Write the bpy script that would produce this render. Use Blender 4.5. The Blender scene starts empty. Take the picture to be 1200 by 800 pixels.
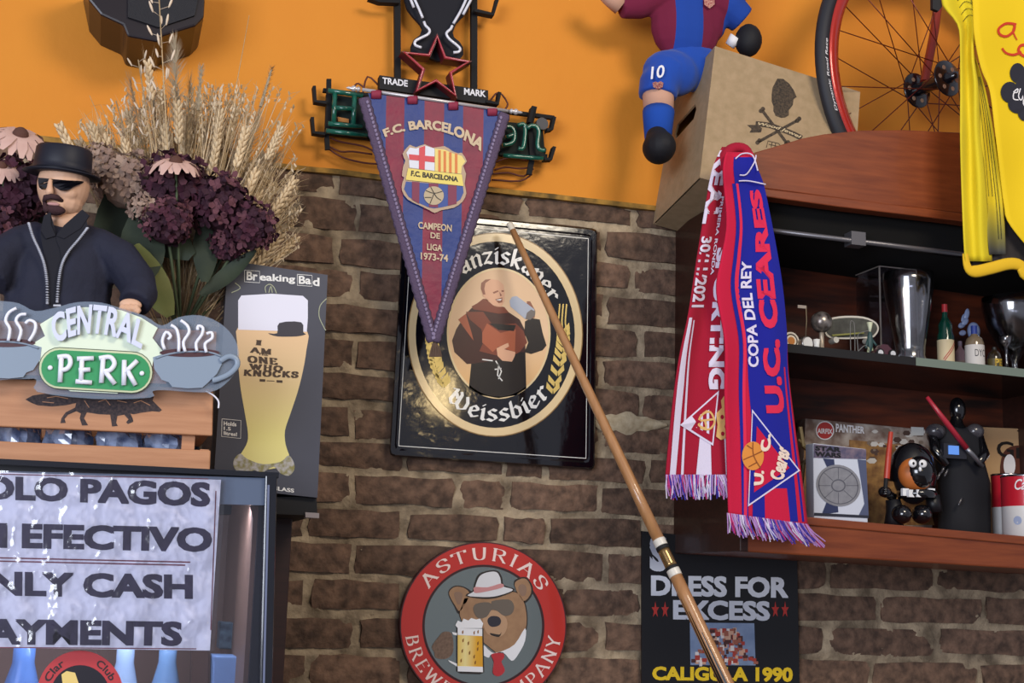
import bpy, bmesh, math, random
from mathutils import Vector, Matrix, Euler, noise
random.seed(7)
SC = bpy.context.scene
COL = SC.collection
# ------------------------------------------------------------ camera
F = 1581.0
VH = Vector((6000-600, 400-835, -F)).normalized()      # world X in camera axes
VV = Vector((230, 8850, -F)); VV = (VV - VV.dot(VH)*VH).normalized()   # world Z in camera axes
VY = VV.cross(VH)                                      # world Y in camera axes
RC = Matrix((VH, VY, VV))                              # camera -> world
CAM = Vector((0, -2.5, 1.6))
cd = bpy.data.cameras.new('camera'); cam = bpy.data.objects.new('camera', cd); COL.objects.link(cam)
cd.sensor_width = 36; cd.lens = F/1200*36; cd.clip_start = .05
cam.matrix_world = Matrix.Translation(CAM) @ RC.to_4x4()
SC.camera = cam
# ------------------------------------------------------------ world, lights, exposure
w = bpy.data.worlds.new('world'); SC.world = w; w.use_nodes = True
w.node_tree.nodes['Background'].inputs[0].default_value = (.82, .84, 1.0, 1)
w.node_tree.nodes['Background'].inputs[1].default_value = .38
def area(name, loc, target, sx, sy, power, col):
    l = bpy.data.lights.new(name, 'AREA'); l.shape = 'RECTANGLE'; l.size = sx; l.size_y = sy; l.energy = power; l.color = col
    o = bpy.data.objects.new(name, l); COL.objects.link(o); o.location = loc
    o.rotation_euler = (Vector(target)-Vector(loc)).to_track_quat('-Z', 'Y').to_euler()
    return o
area('window_light', (-2.0, -3.9, 2.0), (0, 0, 1.8), 2.0, 1.5, 128, (.82, .88, 1.0))
area('ceiling_light', (1.3, -2.6, 3.3), (.8, 0, 1.8), .9, .6, 36, (1.0, .88, .70))
area('wall_lamp', (1.68, -4.5, 2.58), (.6, 0, 1.95),   .13, .2, 1.6, (1.0, .74, .36))
SC.view_settings.view_transform = 'Standard'; SC.view_settings.look = 'None'
SC.view_settings.exposure = 0.0; SC.view_settings.gamma = 1.0; SC.view_settings.use_curve_mapping = False
# ------------------------------------------------------------ helpers
def at(u, v, Y):
    d = RC @ Vector((u-600, 400-v, -F)); return CAM + d*((Y-CAM.y)/d.y)
def px(p):
    q = RC.transposed() @ (Vector(p)-CAM); return (600 - q.x/q.z*F, 400 + q.y/q.z*F)
def m(Y, u=600, v=400): return (at(u, v-1, Y)-at(u, v, Y)).length
def K(ox, oy, s):
    def f(*pts):
        r = [(ox+a/s, oy+b/s) for a, b in pts]
        return r
    return f
def srgb(h):
    h = h.lstrip('#'); r = [int(h[i:i+2], 16)/255 for i in (0, 2, 4)]
    return tuple(((c/12.92) if c <= .04045 else ((c+.055)/1.055)**2.4) for c in r)+(1,)
MATS = {}
def M(name, col, rough=.6, metal=0., pos=False, noi=0., ns=40., bump=0., bs=200., col2=None, trans=0., coat=0., rnd=0., alpha=1., emit=0., ior=1.45, sheen=0., stretch=None, dist=.002):
    if name in MATS: return MATS[name]
    mt = bpy.data.materials.new(name); mt.use_nodes = True; nt = mt.node_tree; N = nt.nodes; L = nt.links
    b = N['Principled BSDF']; c = srgb(col)
    b.inputs['Base Color'].default_value = c; b.inputs['Roughness'].default_value = rough
    b.inputs['Metallic'].default_value = metal; b.inputs['Transmission Weight'].default_value = trans
    b.inputs['Coat Weight'].default_value = coat; b.inputs['IOR'].default_value = ior; b.inputs['Alpha'].default_value = alpha
    b.inputs['Coat Roughness'].default_value = .06
    b.inputs['Sheen Weight'].default_value = sheen
    if emit: b.inputs['Emission Color'].default_value = c; b.inputs['Emission Strength'].default_value = emit
    tc = N.new('ShaderNodeTexCoord'); src = tc.outputs['Object']
    if pos: src = N.new('ShaderNodeNewGeometry').outputs['Position']
    if rnd:
        oi = N.new('ShaderNodeObjectInfo'); va = N.new('ShaderNodeVectorMath'); va.operation = 'MULTIPLY_ADD'
        L.new(oi.outputs['Random'], va.inputs[0]); va.inputs[1].default_value = (9, 7, 5); L.new(src, va.inputs[2]); src = va.outputs[0]
    if stretch:
        mp = N.new('ShaderNodeMapping'); mp.inputs['Scale'].default_value = stretch; L.new(src, mp.inputs[0]); src = mp.outputs[0]
    last = None
    if noi:
        n = N.new('ShaderNodeTexNoise'); n.inputs['Scale'].default_value = ns; n.inputs['Detail'].default_value = 6; L.new(src, n.inputs['Vector'])
        mx = N.new('ShaderNodeMix'); mx.data_type = 'RGBA'
        r = N.new('ShaderNodeMapRange'); r.inputs[1].default_value = .5-.5*(1.15-noi); r.inputs[2].default_value = .5+.5*(1.15-noi)
        L.new(n.outputs[0], r.inputs[0]); L.new(r.outputs[0], mx.inputs[0])
        mx.inputs[6].default_value = c; mx.inputs[7].default_value = srgb(col2) if col2 else tuple(x*.6 for x in c[:3])+(1,)
        last = mx.outputs[2]; L.new(last, b.inputs['Base Color'])
    if rnd:
        hs = N.new('ShaderNodeHueSaturation'); mr = N.new('ShaderNodeMapRange'); L.new(oi.outputs['Random'], mr.inputs[0])
        mr.inputs[3].default_value = 1-rnd; mr.inputs[4].default_value = 1+rnd; L.new(mr.outputs[0], hs.inputs['Value'])
        if last: L.new(last, hs.inputs['Color'])
        else: hs.inputs['Color'].default_value = c
        L.new(hs.outputs[0], b.inputs['Base Color'])
    if bump:
        n2 = N.new('ShaderNodeTexNoise'); n2.inputs['Scale'].default_value = bs; n2.inputs['Detail'].default_value = 5; L.new(src, n2.inputs['Vector'])
        bp = N.new('ShaderNodeBump'); bp.inputs['Strength'].default_value = bump; bp.inputs['Distance'].default_value = dist
        L.new(n2.outputs[0], bp.inputs['Height']); L.new(bp.outputs[0], b.inputs['Normal'])
    MATS[name] = mt; return mt
def Mfilm(name, col, refl=.12, rough=.05, bump=0., bs=60, tint=1.0):
    if name in MATS: return MATS[name]
    mt = bpy.data.materials.new(name); mt.use_nodes = True; nt = mt.node_tree; N = nt.nodes; L = nt.links
    N.remove(N['Principled BSDF']); out = N['Material Output']
    tr = N.new('ShaderNodeBsdfTransparent'); tr.inputs[0].default_value = srgb(col)
    gl = N.new('ShaderNodeBsdfGlossy'); gl.inputs['Roughness'].default_value = rough
    mx = N.new('ShaderNodeMixShader'); fr = N.new('ShaderNodeFresnel'); fr.inputs[0].default_value = 1.5
    ad = N.new('ShaderNodeMath'); ad.operation = 'MULTIPLY_ADD'; ad.inputs[1].default_value = 1; ad.inputs[2].default_value = refl; L.new(fr.outputs[0], ad.inputs[0])
    L.new(ad.outputs[0], mx.inputs[0]); L.new(tr.outputs[0], mx.inputs[1]); L.new(gl.outputs[0], mx.inputs[2]); L.new(mx.outputs[0], out.inputs[0])
    if bump:
        n2 = N.new('ShaderNodeTexNoise'); n2.inputs['Scale'].default_value = bs; tc = N.new('ShaderNodeTexCoord'); L.new(tc.outputs['Object'], n2.inputs['Vector'])
        bp = N.new('ShaderNodeBump'); bp.inputs['Strength'].default_value = bump; bp.inputs['Distance'].default_value = .01
        L.new(n2.outputs[0], bp.inputs['Height']); L.new(bp.outputs[0], gl.inputs['Normal']); L.new(bp.outputs[0], fr.inputs['Normal'])
    MATS[name] = mt; return mt
def Mfrost(name, col, clear=.5):
    mt = bpy.data.materials.new(name); mt.use_nodes = True; nt = mt.node_tree; N = nt.nodes; L = nt.links
    b = N['Principled BSDF']; b.inputs['Base Color'].default_value = srgb(col); b.inputs['Roughness'].default_value = .25
    tr = N.new('ShaderNodeBsdfTransparent'); mx = N.new('ShaderNodeMixShader'); mx.inputs[0].default_value = 1-clear
    L.new(tr.outputs[0], mx.inputs[1]); L.new(b.outputs[0], mx.inputs[2]); L.new(mx.outputs[0], N['Material Output'].inputs[0]); return mt
def Mramp(name, axis, lo, hi, stops, rough=.7, const=True, bump=0., bs=300):
    """colour bands printed or woven along one object axis (0 x, 2 z), lo..hi metres about the origin"""
    mt = bpy.data.materials.new(name); mt.use_nodes = True; N = mt.node_tree.nodes; L = mt.node_tree.links
    b = N['Principled BSDF']; b.inputs['Roughness'].default_value = rough
    tc = N.new('ShaderNodeTexCoord'); sp = N.new('ShaderNodeSeparateXYZ'); L.new(tc.outputs['Object'], sp.inputs[0])
    mr = N.new('ShaderNodeMapRange'); mr.inputs[1].default_value = lo; mr.inputs[2].default_value = hi; L.new(sp.outputs[axis], mr.inputs[0])
    cr = N.new('ShaderNodeValToRGB'); cr.color_ramp.interpolation = 'CONSTANT' if const else 'LINEAR'
    e = cr.color_ramp.elements
    for i, (p, c) in enumerate(stops):
        q = e[i] if i < 2 else e.new(p)
        q.position = p; q.color = srgb(c)
    L.new(mr.outputs[0], cr.inputs[0]); L.new(cr.outputs[0], b.inputs['Base Color'])
    if bump:
        n2 = N.new('ShaderNodeTexNoise'); n2.inputs['Scale'].default_value = bs; L.new(tc.outputs['Object'], n2.inputs['Vector'])
        bp = N.new('ShaderNodeBump'); bp.inputs['Strength'].default_value = bump; bp.inputs['Distance'].default_value = .002
        L.new(n2.outputs[0], bp.inputs['Height']); L.new(bp.outputs[0], b.inputs['Normal'])
    return mt
def tag(o, label=None, cat=None, group=None, kind=None):
    if label: o['label'] = label
    if cat: o['category'] = cat
    if group: o['group'] = group
    if kind: o['kind'] = kind
    return o
def thing(name, loc, label, cat, group=None):
    o = bpy.data.objects.new(name, None); COL.objects.link(o); o.location = loc; o.empty_display_size = .02
    W[o.name] = Vector(loc); return tag(o, label, cat, group)
W = {}
class MB:
    def __init__(s): s.v = []; s.f = []; s.k = []
    def add(s, vs, fs, k=0):
        n = len(s.v); s.v += [Vector(x) for x in vs]; s.f += [tuple(i+n for i in f) for f in fs]; s.k += [k]*len(fs); return s
    def mesh(s, name, mats, smooth, org):
        me = bpy.data.meshes.new(name); me.from_pydata([v-org for v in s.v], [], s.f)
        for mt in mats: me.materials.append(mt)
        if len(mats) > 1: me.polygons.foreach_set('material_index', s.k)
        if smooth: me.polygons.foreach_set('use_smooth', [True]*len(me.polygons))
        me.update(); return me
    def build(s, name, mats, parent=None, smooth=False, org=None):
        if not isinstance(mats, (list, tuple)): mats = [mats]
        if parent and len(s.v) < 9000:
            pcs = s.pieces()
            if 1 < len(pcs) <= 60:
                return [q.build(name, mats, parent, smooth, org) for q in pcs][0]
        if org is None:
            lo = [min(v[i] for v in s.v) for i in range(3)]; hi = [max(v[i] for v in s.v) for i in range(3)]
            org = Vector(((lo[0]+hi[0])/2, (lo[1]+hi[1])/2, (lo[2]+hi[2])/2))
        o = bpy.data.objects.new(name, s.mesh(name, mats, smooth, org)); COL.objects.link(o)
        W[o.name] = Vector(org)
        if parent: o.parent = parent; o.location = Vector(org)-W[parent.name]
        else: o.location = org
        return o
    def pieces(s):
        """loose islands that lie well apart become meshes of their own"""
        n = len(s.v); pr = list(range(n))
        def fd(i):
            while pr[i] != i: pr[i] = pr[pr[i]]; i = pr[i]
            return i
        for f in s.f:
            r = fd(f[0])
            for i in f[1:]: pr[fd(i)] = r
        isl = {}
        for i in range(n): isl.setdefault(fd(i), []).append(i)
        ks = list(isl)
        if not 1 < len(ks) <= 420: return [s]
        bb = []
        for k in ks:
            p = [s.v[i] for i in isl[k]]; bb.append(([min(q[a] for q in p) for a in range(3)], [max(q[a] for q in p) for a in range(3)]))
        sz = [max(h[a]-l[a] for a in range(3)) for l, h in bb]; pk_ = list(range(len(ks)))
        def f2(i):
            while pk_[i] != i: pk_[i] = pk_[pk_[i]]; i = pk_[i]
            return i
        for i in range(len(ks)):
            for j in range(i):
                if f2(i) == f2(j): continue
                g = math.sqrt(sum(max(0, bb[i][0][a]-bb[j][1][a], bb[j][0][a]-bb[i][1][a])**2 for a in range(3)))
                if g <= max(.0199, .499*max(sz[i], sz[j])): pk_[f2(i)] = f2(j)
        grp = {}
        for i, k in enumerate(ks): grp.setdefault(f2(i), set()).add(k)
        if len(grp) < 2: return [s]
        out = []
        for g in grp.values():
            m_ = MB(); mp = {}
            for i in range(n):
                if fd(i) in g: mp[i] = len(m_.v); m_.v.append(s.v[i])
            for f, k in zip(s.f, s.k):
                if fd(f[0]) in g: m_.f.append(tuple(mp[i] for i in f)); m_.k.append(k)
            out.append(m_)
        return out
    # shapes
    def box(s, lo, hi, k=0):
        x0, y0, z0 = lo; x1, y1, z1 = hi
        return s.add([(x0,y0,z0),(x1,y0,z0),(x1,y1,z0),(x0,y1,z0),(x0,y0,z1),(x1,y0,z1),(x1,y1,z1),(x0,y1,z1)],
            [(0,3,2,1),(4,5,6,7),(0,1,5,4),(1,2,6,5),(2,3,7,6),(3,0,4,7)], k)
    def hexa(s, a, b, c, d, off, k=0):
        """front quad a b c d (bl br tr tl), pushed back by vector off"""
        off = Vector(off); q = [Vector(x) for x in (a, b, c, d)]
        return s.add(q+[x+off for x in q], [(0,1,2,3),(7,6,5,4),(0,4,5,1),(1,5,6,2),(2,6,7,3),(3,7,4,0)], k)
    def prism(s, pts, off, k=0):
        off = Vector(off); n = len(pts); p = [Vector(x) for x in pts]
        return s.add(p+[x+off for x in p], [tuple(range(n)), tuple(range(2*n-1, n-1, -1))]+[(i, i+n, (i+1)%n+n, (i+1)%n) for i in range(n)], k)
    def tube(s, pts, r, seg=8, k=0, closed=False, cap=True, sq=1.):
        pts = [Vector(p) for p in pts]; n = len(pts); rr = r if isinstance(r, (list, tuple)) else [r]*n
        up = None; vs = []
        for i, p in enumerate(pts):
            if closed: t = pts[(i+1)%n]-pts[i-1]
            else: t = pts[min(i+1, n-1)]-pts[max(i-1, 0)]
            t = t.normalized() if t.length > 1e-9 else Vector((0,0,1))
            if up is None: up = t.orthogonal() if abs(t.y) > .9 else Vector((0,1,0)).cross(t)
            up = (up - up.dot(t)*t).normalized(); sd = t.cross(up)
            for j in range(seg):
                a = 2*math.pi*j/seg; vs.append(p + up*(rr[i]*math.cos(a)) + sd*(rr[i]*sq*math.sin(a)))
        fs = []
        for i in range(n if closed else n-1):
            a = i*seg; b = ((i+1)%n)*seg
            for j in range(seg): fs.append((a+j, a+(j+1)%seg, b+(j+1)%seg, b+j))
        if cap and not closed: fs += [tuple(range(seg-1, -1, -1)), tuple(range((n-1)*seg, n*seg))]
        return s.add(vs, fs, k)
    def lathe(s, prof, c, ax=(0,0,1), seg=20, k=0):
        ax = Vector(ax).normalized(); u = ax.orthogonal().normalized(); w_ = ax.cross(u); c = Vector(c); vs = []; n = len(prof)
        for r, z in prof:
            for j in range(seg):
                a = 2*math.pi*j/seg; vs.append(c+ax*z+u*(max(r, 1e-5)*math.cos(a))+w_*(max(r, 1e-5)*math.sin(a)))
        fs = [(i*seg+j, i*seg+(j+1)%seg, (i+1)*seg+(j+1)%seg, (i+1)*seg+j) for i in range(n-1) for j in range(seg)]
        return s.add(vs, fs, k)
    def ell(s, c, r, rot=None, seg=14, rings=9, k=0):
        c = Vector(c); r = (r, r, r) if not isinstance(r, (tuple, list)) else r; vs = []; R3 = Euler(rot).to_matrix() if rot else Matrix.Identity(3)
        for i in range(rings+1):
            th = math.pi*i/rings
            for j in range(seg):
                a = 2*math.pi*j/seg; vs.append(c+R3@Vector((r[0]*math.sin(th)*math.cos(a), r[1]*math.sin(th)*math.sin(a), r[2]*math.cos(th))))
        fs = [(i*seg+j, (i+1)*seg+j, (i+1)*seg+(j+1)%seg, i*seg+(j+1)%seg) for i in range(rings) for j in range(seg)]
        return s.add(vs, fs, k)
    def flat(s, polys, S, h=0., k=0):
        for p in polys: s.add([S(u, v, h) for u, v in p], [tuple(range(len(p)))], k)
        return s
    def slab(s, pts, Y, t, k=0):
        return s.prism([at(u, v, Y) for u, v in pts], (0, t, 0), k)
    def strip(s, A, B, S, h=0., k=0, closed=True):
        n = len(A); s.add([S(u, v, h) for u, v in A]+[S(u, v, h) for u, v in B], [(i, (i+1)%n, (i+1)%n+n, i+n) for i in range(n if closed else n-1)], k); return s
def P(Y): return lambda u, v, h=0.: at(u, v, Y-h)
def ellp(cx, cy, rx, ry=None, n=40, a0=0, a1=360, rot=0):
    ry = rx if ry is None else ry; full = abs(a1-a0) >= 360; r = math.radians(rot); o = []
    for i in range(n if full else n+1):
        a = math.radians(a0+(a1-a0)*i/n); x = rx*math.cos(a); y = ry*math.sin(a)
        o.append((cx+x*math.cos(r)-y*math.sin(r), cy-(x*math.sin(r)+y*math.cos(r))))
    return o
def cr(pts, n=4, closed=False):
    N_ = len(pts); o = []; rng = range(N_ if closed else N_-1); d = len(pts[0])
    for i in rng:
        g = (lambda j: pts[j % N_]) if closed else (lambda j: pts[max(0, min(N_-1, j))])
        p0, p1, p2, p3 = g(i-1), g(i), g(i+1), g(i+2)
        for q in range(n):
            t = q/n
            o.append(tuple(.5*(2*p1[a]+(p2[a]-p0[a])*t+(2*p0[a]-5*p1[a]+4*p2[a]-p3[a])*t*t+(3*p1[a]-p0[a]-3*p2[a]+p3[a])*t**3) for a in range(d)))
    if not closed: o.append(tuple(pts[-1]))
    return o
def ribbon(pts, w0, w1=None):
    """px polygon strips for a stroked line"""
    w1 = w0 if w1 is None else w1; n = len(pts); A = []; B = []
    for i, (x, y) in enumerate(pts):
        a = pts[max(0, i-1)]; b = pts[min(n-1, i+1)]; dx, dy = b[0]-a[0], b[1]-a[1]; l = math.hypot(dx, dy) or 1
        ww = (w0+(w1-w0)*i/max(1, n-1))/2; A.append((x-dy/l*ww, y+dx/l*ww)); B.append((x+dy/l*ww, y-dx/l*ww))
    return [[A[i], A[i+1], B[i+1], B[i]] for i in range(n-1)]
TG = {}
def textgeo(s, bold=0., shear=0., sp=1.):
    key = (s, bold, shear, sp)
    if key in TG: return TG[key]
    cu = bpy.data.curves.new('t', 'FONT'); cu.body = s; cu.offset = bold; cu.shear = shear; cu.space_character = sp; cu.resolution_u = 3
    o = bpy.data.objects.new('t', cu); me = o.to_mesh()
    vs = [(v.co.x, v.co.y) for v in me.vertices]; fs = [tuple(p.vertices) for p in me.polygons]
    o.to_mesh_clear(); bpy.data.objects.remove(o); bpy.data.curves.remove(cu)
    x0 = min(a for a, b in vs); x1 = max(a for a, b in vs); y0 = min(b for a, b in vs); y1 = max(b for a, b in vs)
    r = ([((a-x0)/(x1-x0), (b-y0)/(y1-y0)) for a, b in vs], fs, x1-x0, y1-y0); TG[key] = r; return r
def band(b, t):
    """map unit box to px between two 2- or 3-point curves"""
    def q(c, x):
        if len(c) == 2: return (c[0][0]+(c[1][0]-c[0][0])*x, c[0][1]+(c[1][1]-c[0][1])*x)
        l0 = 2*(x-.5)*(x-1); l1 = -4*x*(x-1); l2 = 2*x*(x-.5)
        return tuple(c[0][i]*l0+c[1][i]*l1+c[2][i]*l2 for i in (0, 1))
    def f(x, y):
        p = q(b, x); r = q(t, x); return (p[0]+(r[0]-p[0])*y, p[1]+(r[1]-p[1])*y)
    return f
def arc(cx, cy, rx0, ry0, rx1, ry1, a0, a1):
    def f(x, y):
        a = math.radians(a0+(a1-a0)*x); rx = rx0+(rx1-rx0)*y; ry = ry0+(ry1-ry0)*y
        return (cx+rx*math.cos(a), cy-ry*math.sin(a))
    return f
def put(mb, geo, mp, S, h=0., k=0, t=0.):
    vs, fs = geo[:2]; n = len(vs); up = [0.]*n
    if len(geo) == 3:
        for j, f in enumerate(fs):
            for i in f: up[i] = (j % 24)*.00004
    P3 = [S(*mp(x, y), h+up[i]) for i, (x, y) in enumerate(vs)]
    if not t: return mb.add(P3, fs, k)
    back = [S(*mp(x, y), h-t) for x, y in vs]; cnt = {}
    for f in fs:
        for i in range(len(f)):
            e = (f[i], f[(i+1) % len(f)]); cnt[e] = 1
    side = [(a, b, b+n, a+n) for a, b in cnt if (b, a) not in cnt]
    return mb.add(P3+back, list(fs)+side, k)
def T(mb, s, mp, S, h=0., k=0, bold=0., t=0., shear=0., sp=1.):
    g = textgeo(s, min(bold, .022), shear, sp); e = max(0., bold-.022)
    if e == 0: return put(mb, g, mp, S, h, k, t)
    ex, ey = e/g[2], e/g[3]
    for i, (dx, dy) in enumerate(((-1, -1), (1, -1), (1, 1), (-1, 1), (0, 0))):
        put(mb, ([((x+dx*ex+ex)/(1+2*ex), (y+dy*ey+ey)/(1+2*ey)) for x, y in g[0]], g[1]), mp, S, h+i*.00006, k, t)
    return mb
# nib lettering: strokes swept by a slanted rectangular nib
def nibgeo(s, font, nib, gap=.16, serif=0.):
    vs = []; fs = []; x = 0.; a, b, an = nib; ca, sa = math.cos(an), math.sin(an)
    N4 = [(ca*a*i-sa*b*j, sa*a*i+ca*b*j) for i, j in ((-.5,-.5),(.5,-.5),(.5,.5),(-.5,.5))]
    for ch in s:
        if ch == ' ': x += .45; continue
        wd, st = font[ch]
        for pl in st:
            if pl[0] == 's': pl = cr(pl[1:], 4)
            for p, q in zip(pl, pl[1:]):
                pts = [(p[0]+x+c, p[1]+d) for c, d in N4]+[(q[0]+x+c, q[1]+d) for c, d in N4]
                hl = hull(pts); n = len(vs); vs += hl; fs.append(tuple(range(n, n+len(hl))))
            if serif and pl is not None:
                for e, o2 in ((pl[0], pl[1]), (pl[-1], pl[-2])):
                    if e[1] in (0, 1) and abs(e[1]-o2[1]) > .3:
                        n = len(vs); vs += [(x+e[0]-serif, e[1]-.035), (x+e[0]+serif, e[1]-.035), (x+e[0]+serif, e[1]+.035), (x+e[0]-serif, e[1]+.035)]; fs.append((n, n+1, n+2, n+3))
        x += wd+gap
    x0 = min(c for c, d in vs); x1 = max(c for c, d in vs); y0 = min(d for c, d in vs); y1 = max(d for c, d in vs)
    return ([((c-x0)/(x1-x0), (d-y0)/(y1-y0)) for c, d in vs], fs, 'nib')
def hull(p):
    p = sorted(set(p)); lo = []; up = []
    for q in p:
        while len(lo) > 1 and (lo[-1][0]-lo[-2][0])*(q[1]-lo[-2][1])-(lo[-1][1]-lo[-2][1])*(q[0]-lo[-2][0]) <= 0: lo.pop()
        lo.append(q)
    for q in reversed(p):
        while len(up) > 1 and (up[-1][0]-up[-2][0])*(q[1]-up[-2][1])-(up[-1][1]-up[-2][1])*(q[0]-up[-2][0]) <= 0: up.pop()
        up.append(q)
    return lo[:-1]+up[:-1]
BL = {  # blackletter skeletons, x-height .68
 'n': (.44, [[(.02,.6),(.08,.66),(.08,.04),(.14,0)], [(.1,.5),(.3,.68),(.4,.56),(.4,.04),(.46,0)]]),
 'z': (.4, [[(.02,.64),(.38,.64),(.04,.08),(.2,.1),(.4,.02)]]),
 'i': (.14, [[(.02,.6),(.08,.66),(.08,.05),(.15,0)], [(.06,.84),(.1,.88)]]),
 's': (.36, [[(.36,.6),(.2,.68),(.05,.55),(.1,.4),(.3,.3),(.36,.14),(.2,0),(.02,.08)]]),
 'k': (.42, [[(.06,1.),(.06,.02)], [(.1,.36),(.34,.64),(.38,.5),(.14,.34)], [(.16,.34),(.38,.04),(.44,.0)]]),
 'a': (.42, [[(.06,.56),(.2,.68),(.36,.56),(.36,.06),(.44,0)], [(.36,.38),(.1,.3),(.06,.12),(.18,0),(.36,.12)]]),
 'e': (.36, [[(.1,.32),(.34,.46),(.32,.58),(.18,.68),(.04,.5),(.04,.16),(.18,0),(.36,.12)]]),
 'r': (.32, [[(.02,.6),(.08,.66),(.08,.04),(.15,0)], [(.1,.5),(.26,.68),(.36,.58)]]),
 'b': (.42, [[(.06,1.),(.06,.1),(.2,0),(.38,.12),(.4,.46),(.24,.66),(.08,.52)]]),
 'F': (.5, [[(.1,.1),(.14,.0),(.16,.1),(.16,.95)], [(.0,.86),(.2,.98),(.5,.9)], [(.1,.5),(.4,.56)]]),
 'W': (.86, [[(.0,.84),(.14,.96),(.12,.2),(.24,.04),(.42,.2),(.44,.84),(.36,.96)], [(.44,.84),(.44,.2),(.58,.02),(.8,.2),(.84,.6),(.72,.92)], [(.2,.72),(.34,.5)]])}
SF = {  # capital skeletons
 'A': (.72, [[(.02,0),(.34,1)], [(.34,1),(.68,0)], [(.14,.34),(.56,.34)]]),
 'S': (.5, [['s',(.5,.72),(.44,.92),(.25,1.),(.05,.86),(.1,.6),(.36,.46),(.5,.26),(.38,.04),(.18,.0),(.02,.14),(.0,.3)]]),
 'T': (.66, [[(.33,0),(.33,.98)], [(.02,.8),(.02,.98),(.64,.98),(.64,.8)]]),
 'U': (.68, [['s',(.1,1),(.1,.5),(.14,.12),(.34,.0),(.54,.12),(.58,.5),(.58,1)]]),
 'R': (.66, [[(.1,0),(.1,1)], ['s',(.1,.98),(.35,.98),(.52,.88),(.52,.62),(.35,.52),(.1,.52)], [(.34,.5),(.64,0)]]),
 'I': (.2, [[(.1,0),(.1,1)]]),
 'B': (.6, [[(.1,0),(.1,1)], ['s',(.1,.98),(.35,.98),(.48,.86),(.46,.64),(.3,.54),(.1,.54)], ['s',(.1,.52),(.36,.52),(.54,.4),(.52,.12),(.36,.02),(.1,.02)]]),
 'E': (.58, [[(.1,0),(.1,1)], [(.1,.98),(.54,.98),(.54,.82)], [(.1,.52),(.42,.52)], [(.1,.02),(.56,.02),(.56,.2)]]),
 'W': (1., [[(.0,1),(.27,.02)], [(.27,.02),(.48,.95)], [(.48,.95),(.72,.02)], [(.72,.02),(.96,1)]]),
 'Y': (.66, [[(.0,1),(.33,.5)], [(.33,.5),(.66,1)], [(.33,.5),(.33,0)]]),
 'C': (.64, [['s',(.6,.74),(.52,.94),(.34,1.),(.1,.84),(.03,.5),(.12,.14),(.36,.0),(.54,.08),(.62,.26)]]),
 'O': (.7, [['s',(.35,1.),(.1,.84),(.03,.5),(.1,.16),(.35,.0),(.6,.16),(.68,.5),(.6,.84),(.35,1.)]]),
 'M': (.86, [[(.08,0),(.08,1)], [(.08,1),(.42,.1)], [(.42,.1),(.76,1)], [(.76,1),(.76,0)]]),
 'P': (.58, [[(.1,0),(.1,1)], ['s',(.1,.98),(.36,.98),(.54,.84),(.52,.56),(.34,.46),(.1,.46)]]),
 'N': (.7, [[(.08,0),(.08,1)], [(.08,1),(.62,0)], [(.62,0),(.62,1)]]),
 'K': (.66, [[(.1,0),(.1,1)], [(.1,.42),(.58,1)], [(.24,.58),(.64,0)]]),
 'H': (.7, [[(.1,0),(.1,1)], [(.6,0),(.6,1)], [(.1,.52),(.6,.52)]]),
 'L': (.52, [[(.1,0),(.1,1)], [(.1,.02),(.5,.02),(.5,.2)]]),
 'F': (.54, [[(.1,0),(.1,1)], [(.1,.98),(.52,.98),(.52,.8)], [(.1,.52),(.4,.52)]]),
 '.': (.12, [[(.06,.02),(.06,.08)]])}
def ease(x): return x*x*(3-2*x)
def dup(root, loc, label=None, rotz=0., rot=None, scale=None):
    r = root.copy(); COL.objects.link(r); r.location = loc; r.rotation_euler = rot or (0, 0, rotz)
    if scale: r.scale = (scale,)*3
    if label: r['label'] = label
    for ch in root.children:
        c = ch.copy(); COL.objects.link(c); c.parent = r
        for g in ch.children:
            d = g.copy(); COL.objects.link(d); d.parent = c
    return r
def remesh(o, vox, it=4):
    r = o.modifiers.new('r', 'REMESH'); r.mode = 'VOXEL'; r.voxel_size = vox; r.use_smooth_shade = True
    s = o.modifiers.new('s', 'SMOOTH'); s.iterations = it; s.factor = .5; return o
def bev(o, w_=.002, seg=2):
    b = o.modifiers.new('b', 'BEVEL'); b.width = w_; b.segments = seg; b.limit_method = 'ANGLE'; return o
# ------------------------------------------------------------ materials
mortar = M('mortar_rough', '#B7A387', .95, noi=.85, ns=20, col2='#6E5F4D', bump=1., bs=110, dist=.004, pos=True)
brickm = M('dark_brick', '#7D614F', .94, noi=.8, ns=48, col2='#4C3B31', bump=1., bs=60, rnd=.2, dist=.006, pos=True)
plaster = M('orange_plaster', '#E0912A', .75, noi=.5, ns=3, col2='#D88425', bump=.35, bs=28, dist=.004)
black = M('black_plastic', '#0E0D11', .7)
blackg = M('black_gloss', '#0D0D12', .12, coat=.6)
blackm = M('black_metal', '#0B0A0D', .8)
white = M('white_print', '#E4E2E6', .6)
chrome = M('brushed_silver', '#B9B9BE', .25, metal=1.)
darkwood = M('dark_wood', '#3A1C14', .45, noi=.6, ns=12, col2='#261009', stretch=(1, 6, 12), coat=.2)
redwood = M('reddish_wood', '#8A4420', .42, noi=.6, ns=10, col2='#6A2E14', stretch=(1, 4, 10), coat=.15, bump=.1, bs=80)
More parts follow.
